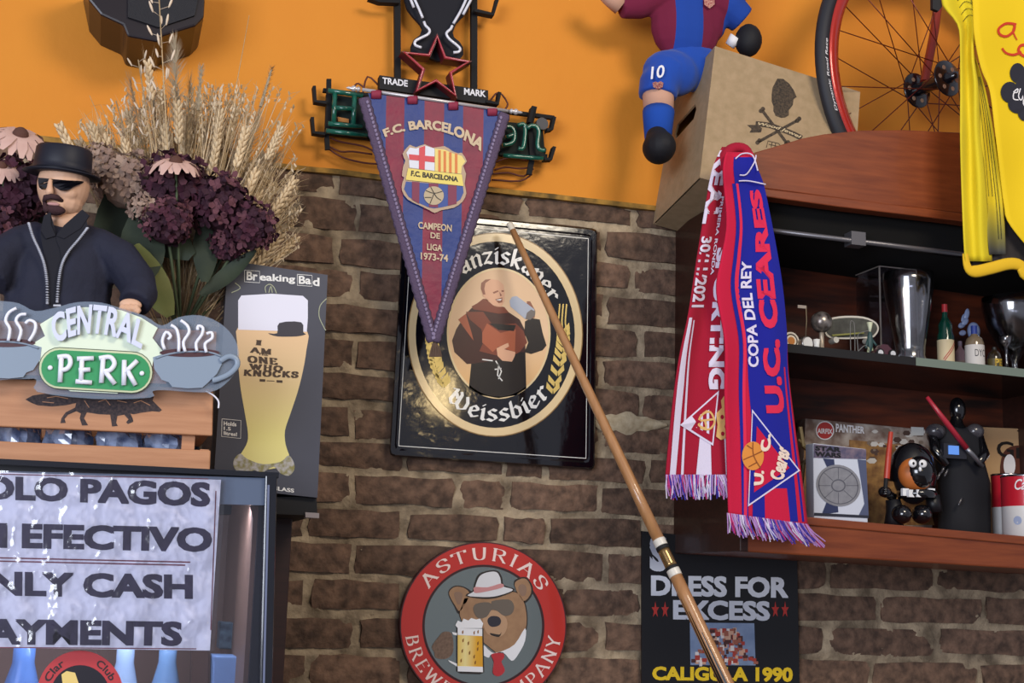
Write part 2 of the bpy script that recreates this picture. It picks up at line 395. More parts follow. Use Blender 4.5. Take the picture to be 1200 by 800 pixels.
# ------------------------------------------------------------ the wall
ZC = [2.3216, 2.2511, 2.185, 2.1175, 2.0514, 1.9876, 1.9226, 1.8566, 1.7984, 1.7326, 1.6689, 1.6018, 1.536, 1.47]
ZT = 2.372
nx, nz = 540, 250; x0, x1, z0, z1 = -.45, 2.45, 1.22, 2.40; mb = MB(); vs = []; fs = []
for j in range(nz+1):
    for i in range(nx+1):
        x = x0+(x1-x0)*i/nx; z = z0+(z1-z0)*j/nz
        d = noise.fractal(Vector((x*26, z*34, 3)), .8, 2.1, 5)*.0050
        vs.append((x, .0025+d, z))
for j in range(nz):
    for i in range(nx):
        a = j*(nx+1)+i; fs.append((a, a+1, a+nx+2, a+nx+1))
mb.add(vs, fs); mb.box((-2.2, .02, 0), (3.4, .2, 3.3)); mb.box((-2.2, .004, 0), (3.4, .02, 1.225))
wall = mb.build('wall_back', mortar, smooth=True); tag(wall, kind='structure')
tag(MB().box((-2.2, -5.5, -.05), (3.4, .2, 0)).build('floor', M('floor_tiles', '#6A5548', .5, noi=.4, ns=3)), kind='structure')
mb = MB().box((-2.2, -.010, ZT), (3.4, .15, 3.35))
pl = mb.build('plaster', plaster, wall); tag(pl, 'smooth orange painted plaster')
mb = MB()
for i in range(46):
    xa = -.5+i*.055; z = ZT-.004+.003*noise.noise(Vector((xa*9, 0, 0)))
    za = ZT-.004+.003*noise.noise(Vector(((xa+.055)*9, 0, 0)))
    mb.hexa((xa, -.013, z-.006), (xa+.055, -.013, za-.006), (xa+.055, -.013, za+.004), (xa, -.013, z+.004), (0, .02, 0))
e = mb.build('plaster_edge', M('ochre_edge', '#B98A3A', .8, noi=.8, ns=30, col2='#5B4720'), wall); tag(e, 'ochre lip along the foot of the plaster')
variants = []
for k in range(10):
    rd = random.Random(k); nx_, nz_ = 5, 3; vs = []; fs = []
    for j in range(nz_+1):
        for i in range(nx_+1):
            u = -1+2*i/nx_; v = -1+2*j/nz_; ed = (i in (0, nx_))+(j in (0, nz_))
            y = -.0060 + rd.uniform(-.0025, .003) + (.0035 if ed else 0) + (.004 if ed == 2 else 0)
            vs.append(((u+(rd.uniform(-.05, .03) if i in (0, nx_) else rd.uniform(-.06, .06)))*.5, y, (v+(rd.uniform(-.13, .09) if j in (0, nz_) else rd.uniform(-.08, .08)))*.5))
    for j in range(nz_):
        for i in range(nx_): a = j*(nx_+1)+i; fs.append((a, a+1, a+nx_+2, a+nx_+1))
    bd = [i for i in range(nx_+1)]+[(j*(nx_+1)+nx_) for j in range(1, nz_+1)]+[nz_*(nx_+1)+i for i in range(nx_-1, -1, -1)]+[j*(nx_+1) for j in range(nz_-1, 0, -1)]
    n0 = len(vs); nb = len(bd); vs += [vs[b] for b in bd]+[(vs[b][0]*1.02, .03, vs[b][2]*1.02) for b in bd]
    for i in range(nb): j = (i+1) % nb; fs.append((n0+j, n0+i, n0+nb+i, n0+nb+j))
    me = bpy.data.meshes.new('brick'); me.from_pydata(vs, [], fs); me.materials.append(brickm)
    me.polygons.foreach_set('use_smooth', [True]*len(me.polygons)); variants.append(me)
ODD = [-60, 59, 177, 295, 415, 531, 590, 706, 824, 905, 969, 1094, 1215, 1330, 1448, 1566]; EVEN = [-120, 0, 118, 236, 357, 475, 590, 641, 755, 870, 910, 1026, 1149, 1265, 1385, 1505]
TOPE = [-60, 50, 160, 275, 392, 505, 620, 740, 860, 990, 1110, 1230, 1350, 1470, 1560]
rb = random.Random(3)
zz = [ZT-.004]+ZC+[1.404, 1.338, 1.272]
for r in range(len(zz)-1):
    top, bot = zz[r], zz[r+1]; zc = (top+bot)/2
    if r == 0: zc = (top+bot)/2+.002
    js = TOPE if r in (0, 2) else (ODD if r % 2 else EVEN)
    xs = [at(j+rb.uniform(-5, 5), px((at(j, 400, 0).x, 0, zc))[1], 0).x for j in js]
    for a, b in zip(xs, xs[1:]):
        if r < 10 and at(800, 400, 0).x+.02 < a and b < at(1290, 400, -.01).x: continue
        o = bpy.data.objects.new('brick', variants[rb.randrange(10)]); COL.objects.link(o); o.parent = wall
        g = rb.uniform(.010, .018); hgt = (top-bot)-(.0135 if r else .006)+rb.uniform(-.004, .003)
        o.location = Vector(((a+b)/2, rb.uniform(-.002, .003), zc+rb.uniform(-.002, .002)))-W[wall.name]
        o.scale = (b-a-g, rb.choice((1, 1.2)), hgt); o.rotation_euler = (0, rb.uniform(-.012, .012)+(math.pi if rb.random() < .5 else 0), 0)
mb = MB(); rq = random.Random(8); vs = []; fs = []
for i in range(15):
    f = i/14; u = 698+84*f; w2 = 13*math.sin(math.pi*min(1, f*.75+.2))*rq.uniform(.7, 1.1); c = 494+f*4
    for j in range(5): vs.append(at(u, c+w2*(j-2)/2, -.0035-(.007 if j in (1, 2, 3) else 0)*rq.uniform(.6, 1.1)))
for i in range(14):
    for j in range(4): a_ = i*5+j; fs.append((a_, a_+1, a_+6, a_+5))
tag(MB().add(vs, fs).build('mortar_smear', M('lime_smear', '#D8C8A8', .95, noi=.7, ns=60, col2='#B09C7C', bump=.8, bs=120, pos=True), wall, True), 'thick pale smear of mortar over the bricks')
# ------------------------------------------------------------ dark speaker high on the left
sp = [(96, -40), (104, 0), (118, 17), (144, 29), (149, 42), (186, 49), (190, 42), (229, 30), (239, 20), (242, -40)]
t = thing('wall_speaker', at(170, -30, -.1), 'black wall speaker cut off at top above the dried flowers', 'speaker')
mb = MB().slab(sp, -.16, .15); bev(mb.build('housing', M('speaker_plastic', '#241C22', .35, noi=.4, ns=8), t), .004)
mb = MB().slab([(150, 20), (186, 32), (228, 18), (236, -20), (150, -20)], -.165, .006); mb.build('grille', M('speaker_grille', '#1B1A20', .6, bump=.6, bs=900), t)
mb = MB().slab([(150, 43), (166, 50), (184, 50), (184, 54), (148, 47)], -.12, .1); mb.build('bracket', M('bracket_brown', '#4A2A2A', .5), t)
# ------------------------------------------------------------ beer sign with glass tubes
A = K(350, 0, 3.6375); B3 = K(450, 0, 6.153); G1 = K(360, 80, 6.154); G2 = K(560, 100, 6.154)
t = thing('neon_sign', at(515, 100, -.03), 'unlit glass tube sign with red star and green letters on black frame', 'neon sign')
def flatbar(mb, pts, w_, Y, d): 
    for q in ribbon(pts, w_): mb.slab(q, Y, d)
for pts in ([(466, -60), (466, 0), (466.5, 95)], [(556, -60), (556, 0), (556, 105)]):
    mb = MB(); flatbar(mb, pts, 7, -.045, .012); mb.build('frame_post', blackm, t)
mb = MB(); flatbar(mb, A((105, 382), (640, 440), (1090, 500)), 4, -.04, .01); flatbar(mb, A((120, 560), (600, 620), (1060, 668)), 6, -.04, .01); mb.build('frame_rail', blackm, t)
pk = M('backing_plate', '#12121C', .8); gk = M('green_black_plate', '#0E1A16', .8)
bp_ = [(500, -60), (474, -60)]+B3((150, 0), (168, 62), (205, 112), (262, 175), (278, 205), (262, 250), (215, 285), (196, 330), (193, 385), (330, 420), (390, 440), (545, 430), (572, 395), (570, 340), (545, 300), (505, 270), (497, 235), (520, 170), (600, 90), (640, 0))+[(560, -60)]
MB().slab(bp_, -.05, .008).build('cup_backing', pk, t)
MB().slab(A((345, 320), (808, 385), (808, 442), (345, 378)), -.055, .02).build('name_bar', black, t)
MB().slab(G1((140, 180), (440, 225), (440, 505), (130, 465)), -.042, .012).build('word_backing', gk, t)
MB().slab(G2((190, 262), (350, 275), (465, 300), (480, 440), (495, 460), (480, 530), (160, 500)), -.042, .012).build('word_backing', gk, t)
MB().slab(G1((220, 350), (300, 365), (300, 392), (222, 382)), -.046, .003).build('window_patch', M('sign_amber', '#B97A3A', .6), t)
for pts, w_ in ((G1((158, 75), (155, 300), (142, 480), (148, 585)), 5.5), (G2((410, 150), (378, 290), (395, 520), (370, 640)), 6.)):
    mb = MB(); flatbar(mb, pts, w_, -.048, .006); mb.build('frame_post', blackm, t)
for pts in (G1((52, 125), (60, 235), (140, 245)), G1((38, 350), (48, 460), (130, 470)), G2((555, 225), (535, 312), (500, 318)), G2((555, 440), (528, 530), (480, 528)), A((850, -10), (830, 60), (750, 42)), A((300, -14), (345, 2), (430, 6)), A((1000, 455), (985, 520)), A((858, 392), (850, 440), (800, 430))):
    mb = MB(); flatbar(mb, pts, 3.6, -.06, .018); mb.build('hook_bracket', blackm, t)
MB().lathe([(0, 0), (.0125, 0), (.0125, .012), (0, .012)], at(635.6, 144.7, -.05), (0, 1, 0)).build('transformer_knob', M('grey_knob', '#3A3A40', .5), t)
wt = M('white_glass_tube', '#D9D9E2', .2, coat=.5); gt = M('green_glass_tube', '#1D6B57', .22, coat=.6, noi=.5, ns=60, col2='#0D4036'); rt = M('red_glass_tube', '#A8323E', .3, coat=.4)
def tb(pts, r, Y, name, mt, closed=False, sm=3):
    mb = MB(); q = cr(pts, sm, closed) if sm > 1 else pts; mb.tube([at(u, v, Y) for u, v in q], r*m(Y), 8, closed=closed); return mb.build(name, mt, t, True)
for pts in (B3((170, -60), (215, 55)), B3((205, -40), (250, 60), (280, 130)), B3((288, 155), (300, 185), (328, 215), (320, 245), (270, 272), (228, 295), (225, 325), (270, 343)), B3((610, -60), (590, 0), (550, 85), (500, 170)), B3((655, -60), (625, 0), (570, 105)), B3((492, 185), (480, 210), (450, 240), (470, 280), (530, 330), (550, 355), (535, 375), (500, 378))):
    tb(pts, 1.7, -.066, 'white_tube', wt)
star = B3((383, 262), (440, 415), (612, 445), (480, 525), (515, 690), (375, 580), (235, 655), (285, 500), (150, 380), (325, 400))
mb = MB(); st2 = [(u+(515.5-u)*.12, v+(80-v)*.12) for u, v in star]; st3 = [(u-(512-u)*.10, v-(80-v)*.10) for u, v in star]
f = [at(u, v, -.075) for u, v in st3]; g = [at(u, v, -.075) for u, v in st2]; n = 10
mb.add(f+g+[p+Vector((0, .03, 0)) for p in f]+[p+Vector((0, .03, 0)) for p in g], [(i, (i+1)%n, (i+1)%n+n, i+n) for i in range(n)]+[(i, (i+1)%n, (i+1)%n+2*n, i+2*n) for i in range(n)]+[(i+n, (i+1)%n+n, (i+1)%n+3*n, i+3*n) for i in range(n)])
mb.build('star_channel', M('dark_red_channel', '#5A1822', .45), t)
tb(star, 2.1, -.08, 'red_tube', rt, True, 1)
for pts in (((150, 160), (270, 178), (400, 200)), ((150, 398), (270, 410), (395, 422)), ((200, 180), (190, 400)), ((342, 200), (332, 415)), ((205, 285), (338, 292)), ((135, 450), (430, 485))):
    tb(G1(*pts), 3.0, -.062, 'green_tube', gt, sm=1)
for pts in (((180, 432), (235, 420), (262, 390), (262, 330), (235, 300), (200, 300)), ((205, 375), (270, 350)), ((285, 290), (340, 288), (328, 448), (290, 452)), ((355, 310), (385, 290), (425, 300), (440, 340), (430, 420), (445, 462), (485, 470)), ((180, 505), (470, 528))):
    tb(G2(*pts), 2.8, -.062, 'green_tube', gt)
wc = M('brown_cable', '#5C2A20', .6)
for pts in (G1((150, 560), (240, 600), (330, 600), (470, 620)), G1((165, 500), (240, 530), (400, 560), (480, 600), (520, 640)), G1((150, 575), (250, 640), (400, 680), (520, 690)), G2((110, 560), (230, 520), (350, 540)), G2((120, 610), (200, 590), (300, 600), (380, 590)), G2((100, 640), (220, 630), (330, 655), (400, 600)), G2((100, 680), (300, 690), (390, 640)), G2((190, 180), (215, 130), (150, 50), (90, 110), (80, 140)), G1((400, 190), (435, 60), (520, 130)), G1((340, 130), (370, 110), (440, 170))):
    tb(pts, 1.1, -.035, 'cable', wc)
mb = MB(); T(mb, 'TRADE', band(A((357, 356), (465, 370)), A((357, 329), (465, 342))), P(-.0555), .0005, bold=.03)
T(mb, 'MARK', band(A((705, 403), (798, 414)), A((705, 374), (798, 387))), P(-.0555), .0005, bold=.03); mb.build('lettering', white, t)
# ------------------------------------------------------------ enamel beer sign
C = K(440, 240, 2.5); Y0 = -.030
t = thing('enamel_sign', at(578, 400, 0), 'glossy black enamel beer sign with cream oval and laughing monk', 'sign')
gl = M('gloss_enamel', '#0A0A10', .09, coat=1., bump=.25, bs=5, dist=.02)
cs = [(473, 246), (700, 268), (697, 550), (456, 534)]
mb = MB(); rr = []
for i, (u, v) in enumerate(cs):
    a = cs[i-1]; b = cs[(i+1) % 4]; da = math.hypot(a[0]-u, a[1]-v); db = math.hypot(b[0]-u, b[1]-v)
    rr += [(u+(a[0]-u)*6/da, v+(a[1]-v)*6/da), (u+(a[0]-u)*1.5/da+(b[0]-u)*1.5/db, v+(a[1]-v)*1.5/da+(b[1]-v)*1.5/db), (u+(b[0]-u)*6/db, v+(b[1]-v)*6/db)]
cxx = sum(u for u, v in rr)/12; cyy = sum(v for u, v in rr)/12
ins = lambda k: [(u+(cxx-u)*k, v+(cyy-v)*k) for u, v in rr]
rings = [(rr, -.012), (rr, -.026), (ins(.012), -.030), (ins(.05), -.030), (ins(.065), -.0275)]
for (a, ya), (b, yb) in zip(rings, rings[1:]):
    mb.add([at(u, v, ya) for u, v in a]+[at(u, v, yb) for u, v in b], [(i, (i+1)%12, (i+1)%12+12, i+12) for i in range(12)])
mb.add([at(u, v, -.0275) for u, v in ins(.065)], [tuple(range(12))]); mb.add([at(u, v, -.012) for u, v in rr], [tuple(range(12))])
o = mb.build('plate', gl, t)
S = P(-.0277); cream = M('cream_enamel', '#E3C99A', .2, coat=.6); creamw = M('off_white_enamel', '#E9E6E0', .25, coat=.5)
mb = MB(); q = [(ins(.075)[i]) for i in (1, 4, 7, 10)]; q2 = [(u+(cxx-u)*.006, v+(cyy-v)*.006) for u, v in q]; mb.strip(q, q2, S, .0003); mb.build('border_line', creamw, t)
E = lambda cx, cy, rx, ry, n=64: C(*ellp(cx, cy, rx, ry, n))
MB().strip(E(351, 380, 254, 296), E(351, 380, 233, 273), S, .0006).build('outer_oval', cream, t)
MB().strip(E(351, 380, 257, 299), E(351, 380, 254, 296), S, .0005).build('oval_rim', M('gold_dark', '#8C6A3E', .3), t)
MB().flat([E(361, 376, 149, 189)], S, .0006).build('oval_ground', Mramp('peach_ground', 2, -.13, .13, [(0, '#D9A765'), (.55, '#E6C29A'), (1, '#D6AE86')], .3, False), t)
MB().strip(E(361, 376, 152, 192), E(361, 376, 146, 186), S, .0009).build('inner_oval', cream, t)
mb = MB()
put(mb, nibgeo('Franziskaner', BL, (.155, .05, .75), .16), arc(351, 380, 172, 205, 224, 263, 144, 26), lambda u, v, h: S(*C((u, v))[0], h), .0009)
mb.build('lettering', creamw, t)
mb = MB(); put(mb, nibgeo('Weissbier', BL, (.155, .05, .75), .15), arc(352, 380, 222, 256, 168, 200, 227, 318), lambda u, v, h: S(*C((u, v))[0], h), .0009); mb.build('lettering', creamw, t)
gold = M('gold_leaf', '#CDB368', .35, metal=.3)
mb = MB()
for side, pts in ((1, [(545, 300), (548, 350), (550, 400), (540, 460), (520, 540)]), (-1, [(165, 400), (170, 440), (180, 480), (200, 522)])):
    c2 = cr(pts, 3)
    for i, (u, v) in enumerate(c2[4 if side > 0 else 0:]):
        for d in (-1, 1): mb.flat([C((u, v), (u+d*18, v-22), (u+d*20, v-4), (u+d*2, v+14))], S, .0008)
for x in (540, 550, 560): mb.flat([[C(p)[0] for p in q] for q in ribbon([(x, 290), (x-4, 340), (x, 390)], 4)], S, .0008)
mb.build('wheat_emblem', gold, t)
Dk = K(510, 300, 4.447)
def fl(polys, mt, h, name='monk_print'):
    mb = MB()
    for q in polys: mb.flat([Dk(*q)], S, h)
    return mb.build(name, mt, t)
bk = M('robe_black', '#191316', .25); br1 = M('robe_dark_brown', '#3E1E1C', .25); br2 = M('robe_brown', '#7A3B2A', .25); br3 = M('robe_tan', '#A8593C', .25); sk = M('print_skin', '#D9A583', .3); skd = M('print_skin_shade', '#8C5540', .3)
fl([[(175, 690), (190, 540), (250, 430), (330, 400), (440, 440), (470, 500), (475, 690), (420, 725), (330, 740), (230, 722)]], bk, .0009, 'monk_robe')
fl([[(88, 440), (110, 380), (160, 300), (190, 270), (260, 250), (380, 290), (440, 330), (470, 390), (470, 500), (430, 500), (330, 540), (200, 560), (165, 562), (100, 500)]], br1, .0010, 'monk_robe')
fl([[(160, 290), (250, 290), (300, 360), (420, 350), (460, 390), (480, 450), (440, 500), (400, 520), (330, 520), (230, 495), (255, 440), (240, 380), (180, 330)]], br2, .0011, 'monk_robe')
fl([[(245, 400), (270, 350), (340, 400), (420, 380), (415, 500), (330, 470), (300, 500), (245, 450)], [(120, 330), (160, 300), (190, 400), (200, 440), (170, 400)]], br3, .0012, 'monk_robe')
fl([[(280, 350), (420, 360), (410, 390), (330, 385)]], bk, .0013, 'monk_robe')
fl([[(190, 262), (220, 245), (250, 222), (270, 225), (300, 255), (360, 265), (385, 295), (330, 300), (250, 285), (200, 278)]], br2, .0014, 'monk_hood')
fl([[(468, 340), (500, 322), (545, 330), (560, 400), (580, 465), (560, 490), (500, 510), (465, 500), (485, 450), (465, 400)]], bk, .0012, 'monk_robe')
fl([[(238, 165), (245, 135), (280, 118), (330, 125), (356, 150), (362, 190), (360, 235), (345, 265), (310, 262), (275, 235), (248, 205)]], sk, .0014, 'monk_face')
fl([[(238, 170), (240, 140), (262, 122), (290, 120), (262, 140), (256, 170), (262, 200), (250, 200)], [(300, 188), (325, 178), (332, 184), (305, 196)], [(345, 178), (358, 178), (358, 186), (346, 186)], [(312, 225), (350, 215), (350, 240), (330, 245)], [(335, 185), (348, 205), (338, 210)]], skd, .0016, 'monk_face')
fl([[(316, 228), (348, 222), (340, 232)]], creamw, .0018, 'monk_face')
fl([[(320, 480), (360, 460), (380, 452), (385, 470), (360, 485), (418, 500), (415, 520), (400, 550), (350, 545), (325, 520)]], sk, .0014, 'monk_hand')
fl([[(478, 235), (495, 235), (522, 285), (518, 320), (490, 330), (475, 320)]], skd, .0013, 'monk_hand')
fl([[(388, 232), (400, 212), (425, 208), (515, 275), (520, 290), (505, 280), (480, 295), (470, 328), (462, 322), (392, 262)]], M('mug_grey', '#A9AFBC', .25), .0015, 'mug_print')
fl([[(470, 328), (478, 295), (500, 278), (522, 288), (520, 310), (495, 332)]], M('mug_dark', '#6D6460', .3), .0016, 'mug_print')
mb = MB()
for q in ([(245, 538), (300, 545)], [(315, 545), (330, 570), (325, 620), (350, 650)], [(310, 590), (345, 585)], [(325, 560), (345, 600), (330, 640)]): mb.flat([Dk(*p) for p in ribbon(q, 6)], S, .0016)
mb.build('rosary_print', creamw, t)
# ------------------------------------------------------------ round brewery sign
D = K(450, 620, 4.446); Sr = P(-.026); DS = lambda u, v, h=0.: Sr(*D((u, v))[0], h)
t = thing('round_sign', at(566, 733, 0), 'round red and silver brewery sign with a bear holding a beer mug', 'sign')
MB().slab(D(*ellp(517, 502, 434, 436, 72)), -.026, .018).build('rim', M('dark_rim', '#4A2228', .4), t)
MB().strip(ellp(517, 502, 428, 430, 72), ellp(518, 503, 316, 317, 72), DS, .0004).build('red_band', M('red_enamel', '#C9382F', .22, metal=.2, coat=.5), t)
MB().flat([ellp(518, 503, 316, 317, 72)], DS, .0006).build('silver_disc', M('brushed_disc', '#9AA39D', .2, metal=.95), t)
MB().strip(ellp(518, 503, 318, 319, 72), ellp(518, 503, 306, 307, 72), DS, .0009).build('ring_line', M('dark_maroon', '#3A1C20', .4), t)
pk2 = M('pale_pink_print', '#F0D8D0', .4); mb = MB()
put(mb, nibgeo('ASTURIAS', SF, (.13, .035, 0), .3, .09), arc(517, 503, 342, 342, 410, 410, 146, 32), DS, .001)
put(mb, nibgeo('BREWERY COMPANY', SF, (.13, .035, 0), .26, .09), arc(517, 503, 410, 410, 342, 342, 188, 352), DS, .001); mb.build('lettering', pk2, t)
def em(polys, mt, h, name, sm=True):
    mb = MB()
    for q in polys:
        q = cr(q, 3, True) if sm else q; c0 = (sum(a for a, b in q)/len(q), sum(b for a, b in q)/len(q))
        mb.prism([DS(u, v, .0012+h) for u, v in q], (0, .0012, 0))
    return mb.build(name, mt, t)
ink = M('ink_line', '#2B2422', .5); fur = M('bear_brown', '#A98462', .5, noi=.5, ns=60, col2='#8F6C50'); fur2 = M('bear_paw_brown', '#7F6656', .6, noi=.8, ns=200)
head = [(395, 430), (410, 390), (430, 350), (520, 350), (640, 330), (690, 330), (725, 370), (742, 440), (738, 520), (700, 590), (600, 640), (570, 630), (520, 590), (470, 560), (420, 500), (400, 460)]
o1 = [(u+(u-560)*.03, v+(v-480)*.03) for u, v in head]
em([o1, [(335, 340), (345, 308), (380, 292), (430, 305), (455, 340), (395, 440), (365, 400)], [(675, 285), (705, 252), (745, 252), (775, 300), (768, 350), (725, 382)]], ink, 0, 'bear_outline')
em([head, [(340, 340), (350, 312), (382, 298), (425, 310), (445, 345), (398, 425), (370, 395)], [(680, 290), (708, 260), (742, 260), (766, 302), (760, 345), (722, 372)]], fur, .0004, 'bear_head')
em([[(365, 335), (385, 325), (410, 340), (395, 390), (378, 380)], [(700, 300), (720, 285), (742, 300), (738, 340), (715, 345)]], M('bear_ear_in', '#8A6E5C', .6), .0008, 'bear_ear')
em([[(525, 430), (590, 425), (640, 470), (635, 530), (600, 560), (540, 545), (515, 480)]], M('bear_snout', '#B79272', .5), .0008, 'bear_snout')
em([[(540, 470), (560, 452), (595, 455), (610, 475), (600, 500), (565, 508), (545, 495)]], M('bear_nose', '#35333B', .35), .0012, 'bear_nose')
em([[(465, 420), (480, 388), (545, 380), (575, 405), (560, 375), (650, 365), (678, 400), (665, 440), (625, 450), (590, 425), (560, 420), (535, 455), (490, 462)]], M('shades_brown', '#6B6054', .2, coat=.6), .0012, 'bear_glasses')
em([[(555, 540), (600, 548), (612, 535), (600, 560), (560, 552)]], ink, .0012, 'bear_mouth')
em([[(425, 345), (465, 318), (470, 290), (490, 240), (530, 218), (590, 215), (615, 250), (625, 290), (680, 310), (660, 330), (580, 358), (500, 360)]], ink, .0016, 'hat_outline')
em([[(435, 345), (470, 322), (478, 290), (498, 245), (535, 225), (585, 222), (606, 255), (616, 295), (670, 312), (650, 328), (575, 350), (500, 352)]], M('hat_white', '#D9D9DC', .3), .002, 'bear_hat')
em([[(468, 318), (475, 300), (540, 302), (610, 282), (622, 300), (560, 318), (480, 332)]], M('hat_band_pink', '#C78A8A', .4), .0024, 'hat_band')
em([[(515, 600), (560, 640), (600, 640), (680, 600), (735, 515), (735, 580), (700, 650), (665, 685), (620, 640), (560, 650), (545, 668), (515, 650)]], M('collar_white', '#E6E6EA', .4), .001, 'bear_collar')
em([[(560, 650), (620, 645), (625, 670), (612, 690), (630, 735), (600, 765), (568, 750), (572, 690)]], M('tie_red', '#B8343A', .35), .0018, 'bear_tie')
em([[(250, 610), (285, 560), (310, 535), (350, 540), (362, 600), (355, 650), (320, 675), (270, 670), (262, 640)]], fur2, .001, 'bear_paw')
em([[(378, 510), (518, 515), (522, 745), (500, 755), (400, 752), (378, 740)]], ink, .0014, 'mug_outline', False)
em([[(384, 550), (512, 556), (515, 716), (384, 712)]], Mramp('beer_yellow', 0, -.03, .03, [(0, '#E6B93C'), (.35, '#F0DF9A'), (.7, '#E3A92E'), (1, '#D99A26')], .3, False), .0018, 'mug_beer', False)
em([[(384, 515), (512, 518), (512, 556), (384, 550)], [(384, 712), (515, 716), (516, 744), (384, 740)], [(372, 500), (385, 475), (405, 485), (415, 465), (440, 475), (455, 462), (480, 470), (500, 465), (517, 490), (510, 515), (385, 515)], [(335, 680), (380, 700), (380, 715), (340, 690)], [(355, 535), (380, 540), (380, 552), (360, 548)]], M('foam_white', '#EDEDF0', .4), .0022, 'mug_foam', False)
em([[(x-4, y), (x+4, y-8), (x+3, y+10), (x-3, y+14)] for x, y in ((412, 575), (408, 630), (402, 680), (440, 590), (446, 640), (490, 590), (488, 620), (470, 660), (476, 690), (410, 532), (470, 535), (490, 530))], M('bubble_brown', '#8A5A22', .5), .0024, 'mug_bubbles', False)
# ------------------------------------------------------------ band poster low under the cabinet
Pq = K(730, 600, 2.553); Sp = P(-.016)
t = thing('poster', at(843, 740, 0), 'black band poster with silver lettering under the cabinet', 'poster')
MB().slab([(752, 622), (934, 640), (938, 860), (752, 860)], -.016, .004).build('sheet', M('black_card', '#101014', .3), t)
sv = Mramp('silver_print', 2, -.05, .05, [(0, '#C9CCD6'), (.5, '#E4E6EC'), (1, '#9A9DAA')], .35, False); mb = MB()
T(mb, 'DRESS FOR', band(Pq((84, 250), (495, 257)), Pq((84, 188), (495, 194))), Sp, .0006, bold=.042, sp=1.)
T(mb, 'EXCESS', band(Pq((150, 321), (440, 325)), Pq((150, 262), (440, 266))), Sp, .0006, bold=.042, sp=1.)
T(mb, 'S', band(Pq((80, 176), (132, 178)), Pq((80, 68), (132, 70))), Sp, .0006, bold=.06); mb.build('lettering', sv, t)
mb = MB()
for x in (97, 126, 456, 485): mb.flat([Pq(*[(x+(12 if i % 2 == 0 else 5)*math.sin(i*math.pi/5), 292-(26 if i % 2 == 0 else 10)*math.cos(i*math.pi/5)) for i in range(10)])], Sp, .0006)
mb.build('star_print', M('red_print', '#B2322C', .5), t)
mb = MB(); T(mb, 'CALIGULA 1990', band(Pq((88, 503), (508, 508)), Pq((88, 461), (508, 464))), Sp, .0006, bold=.042, sp=1.); mb.build('lettering', M('yellow_print', '#E0BC1E', .5), t)
MB().flat([Pq((200, 330), (393, 332), (397, 458), (202, 457))], Sp, .0005).build('photo_print', M('photo_blue', '#8FA0BC', .4, noi=.7, ns=18, col2='#5F7294'), t)
mb = MB(); rp = random.Random(5)
for i in range(150):
    y = rp.uniform(352, 452); wd = 30+(y-340)*.62; x = 300+rp.uniform(-wd, wd); a = rp.uniform(4, 8); b = rp.uniform(4, 9)
    mb.flat([Pq((x-a, y-b), (x+a, y-b), (x+a, y+b), (x-a, y+b))], Sp, .0007+i*.000004, rp.randrange(5))
mb.build('crowd_print', [M('cp'+str(i), c, .5) for i, c in enumerate(('#9A5A48', '#C99E86', '#4A2A28', '#A33A30', '#D8CFCB'))], t)
# ------------------------------------------------------------ fridge cabinet, front at Y=-.70
YF = -.70
xr = at(322, 640, YF).x; zt = at(300, 553, YF).z; xl = at(-140, 640, YF).x; zb = .02; yb = -.28
alu = M('fridge_frame_black', '#15171F', .18, coat=.5); inn = M('fridge_inside', '#7C5A48', .5)  # brown of the inside paints in the reflection on the door glass
t = thing('display_fridge', (xr-.2, (YF+yb)/2, zb), 'black framed glass door display fridge with paper notice taped on', 'fridge')
mb = MB(); mb.box((xl, YF+.03, zt-.02), (xr, yb, zt)); mb.box((xr-.02, YF+.03, zb), (xr, yb, zt-.02)); mb.box((xl, yb, zb), (xr, yb+.01, zt)); mb.build('casing', M('fridge_case', '#1B1B22', .35), t)
mb = MB().box((xl, yb-.012, zb), (xr-.02, yb-.002, zt-.02)).box((xr-.026, YF+.04, zb), (xr-.02, yb-.012, zt-.02)); mb.build('lining', inn, t)
mb = MB().box((xl, YF, zt-.006), (xr, YF+.03, zt+.001)); mb.build('top_rail', alu, t)
fr = [(263, 559), (321, 560), (319, 590), (260, 588)]
mb = MB().slab([(-140, 548), (316, 560), (314.5, 592), (-140, 580)], YF+.004, .02); mb.build('header_panel', M('header_reflection', '#566278', .3, coat=.3), t)  # grey-blue colour paints the reflection along the top of the door
mb = MB().slab([(311, 556), (325, 556), (318, 860), (303, 860)], YF-.003, .03); bev(mb.build('door_stile', alu, t), .002)
mb = MB().slab([(313.5, 568), (316, 568), (309, 860), (306.5, 860)], YF-.005, .003); mb.build('stile_trim', M('bright_trim', '#9DA6C4', .2, metal=.8), t)
mb = MB().slab([(-140, 552), (312, 560), (306, 860), (-140, 860)], YF+.012, .004); mb.build('glass_pane', Mfilm('door_glass', '#DADCE6', .03, .02), t)
z1 = at(100, 790, YF).z-.03
mb = MB().box((xl, YF+.06, z1-.30), (xr-.03, yb-.02, z1-.29)); mb.build('shelf', chrome, t)
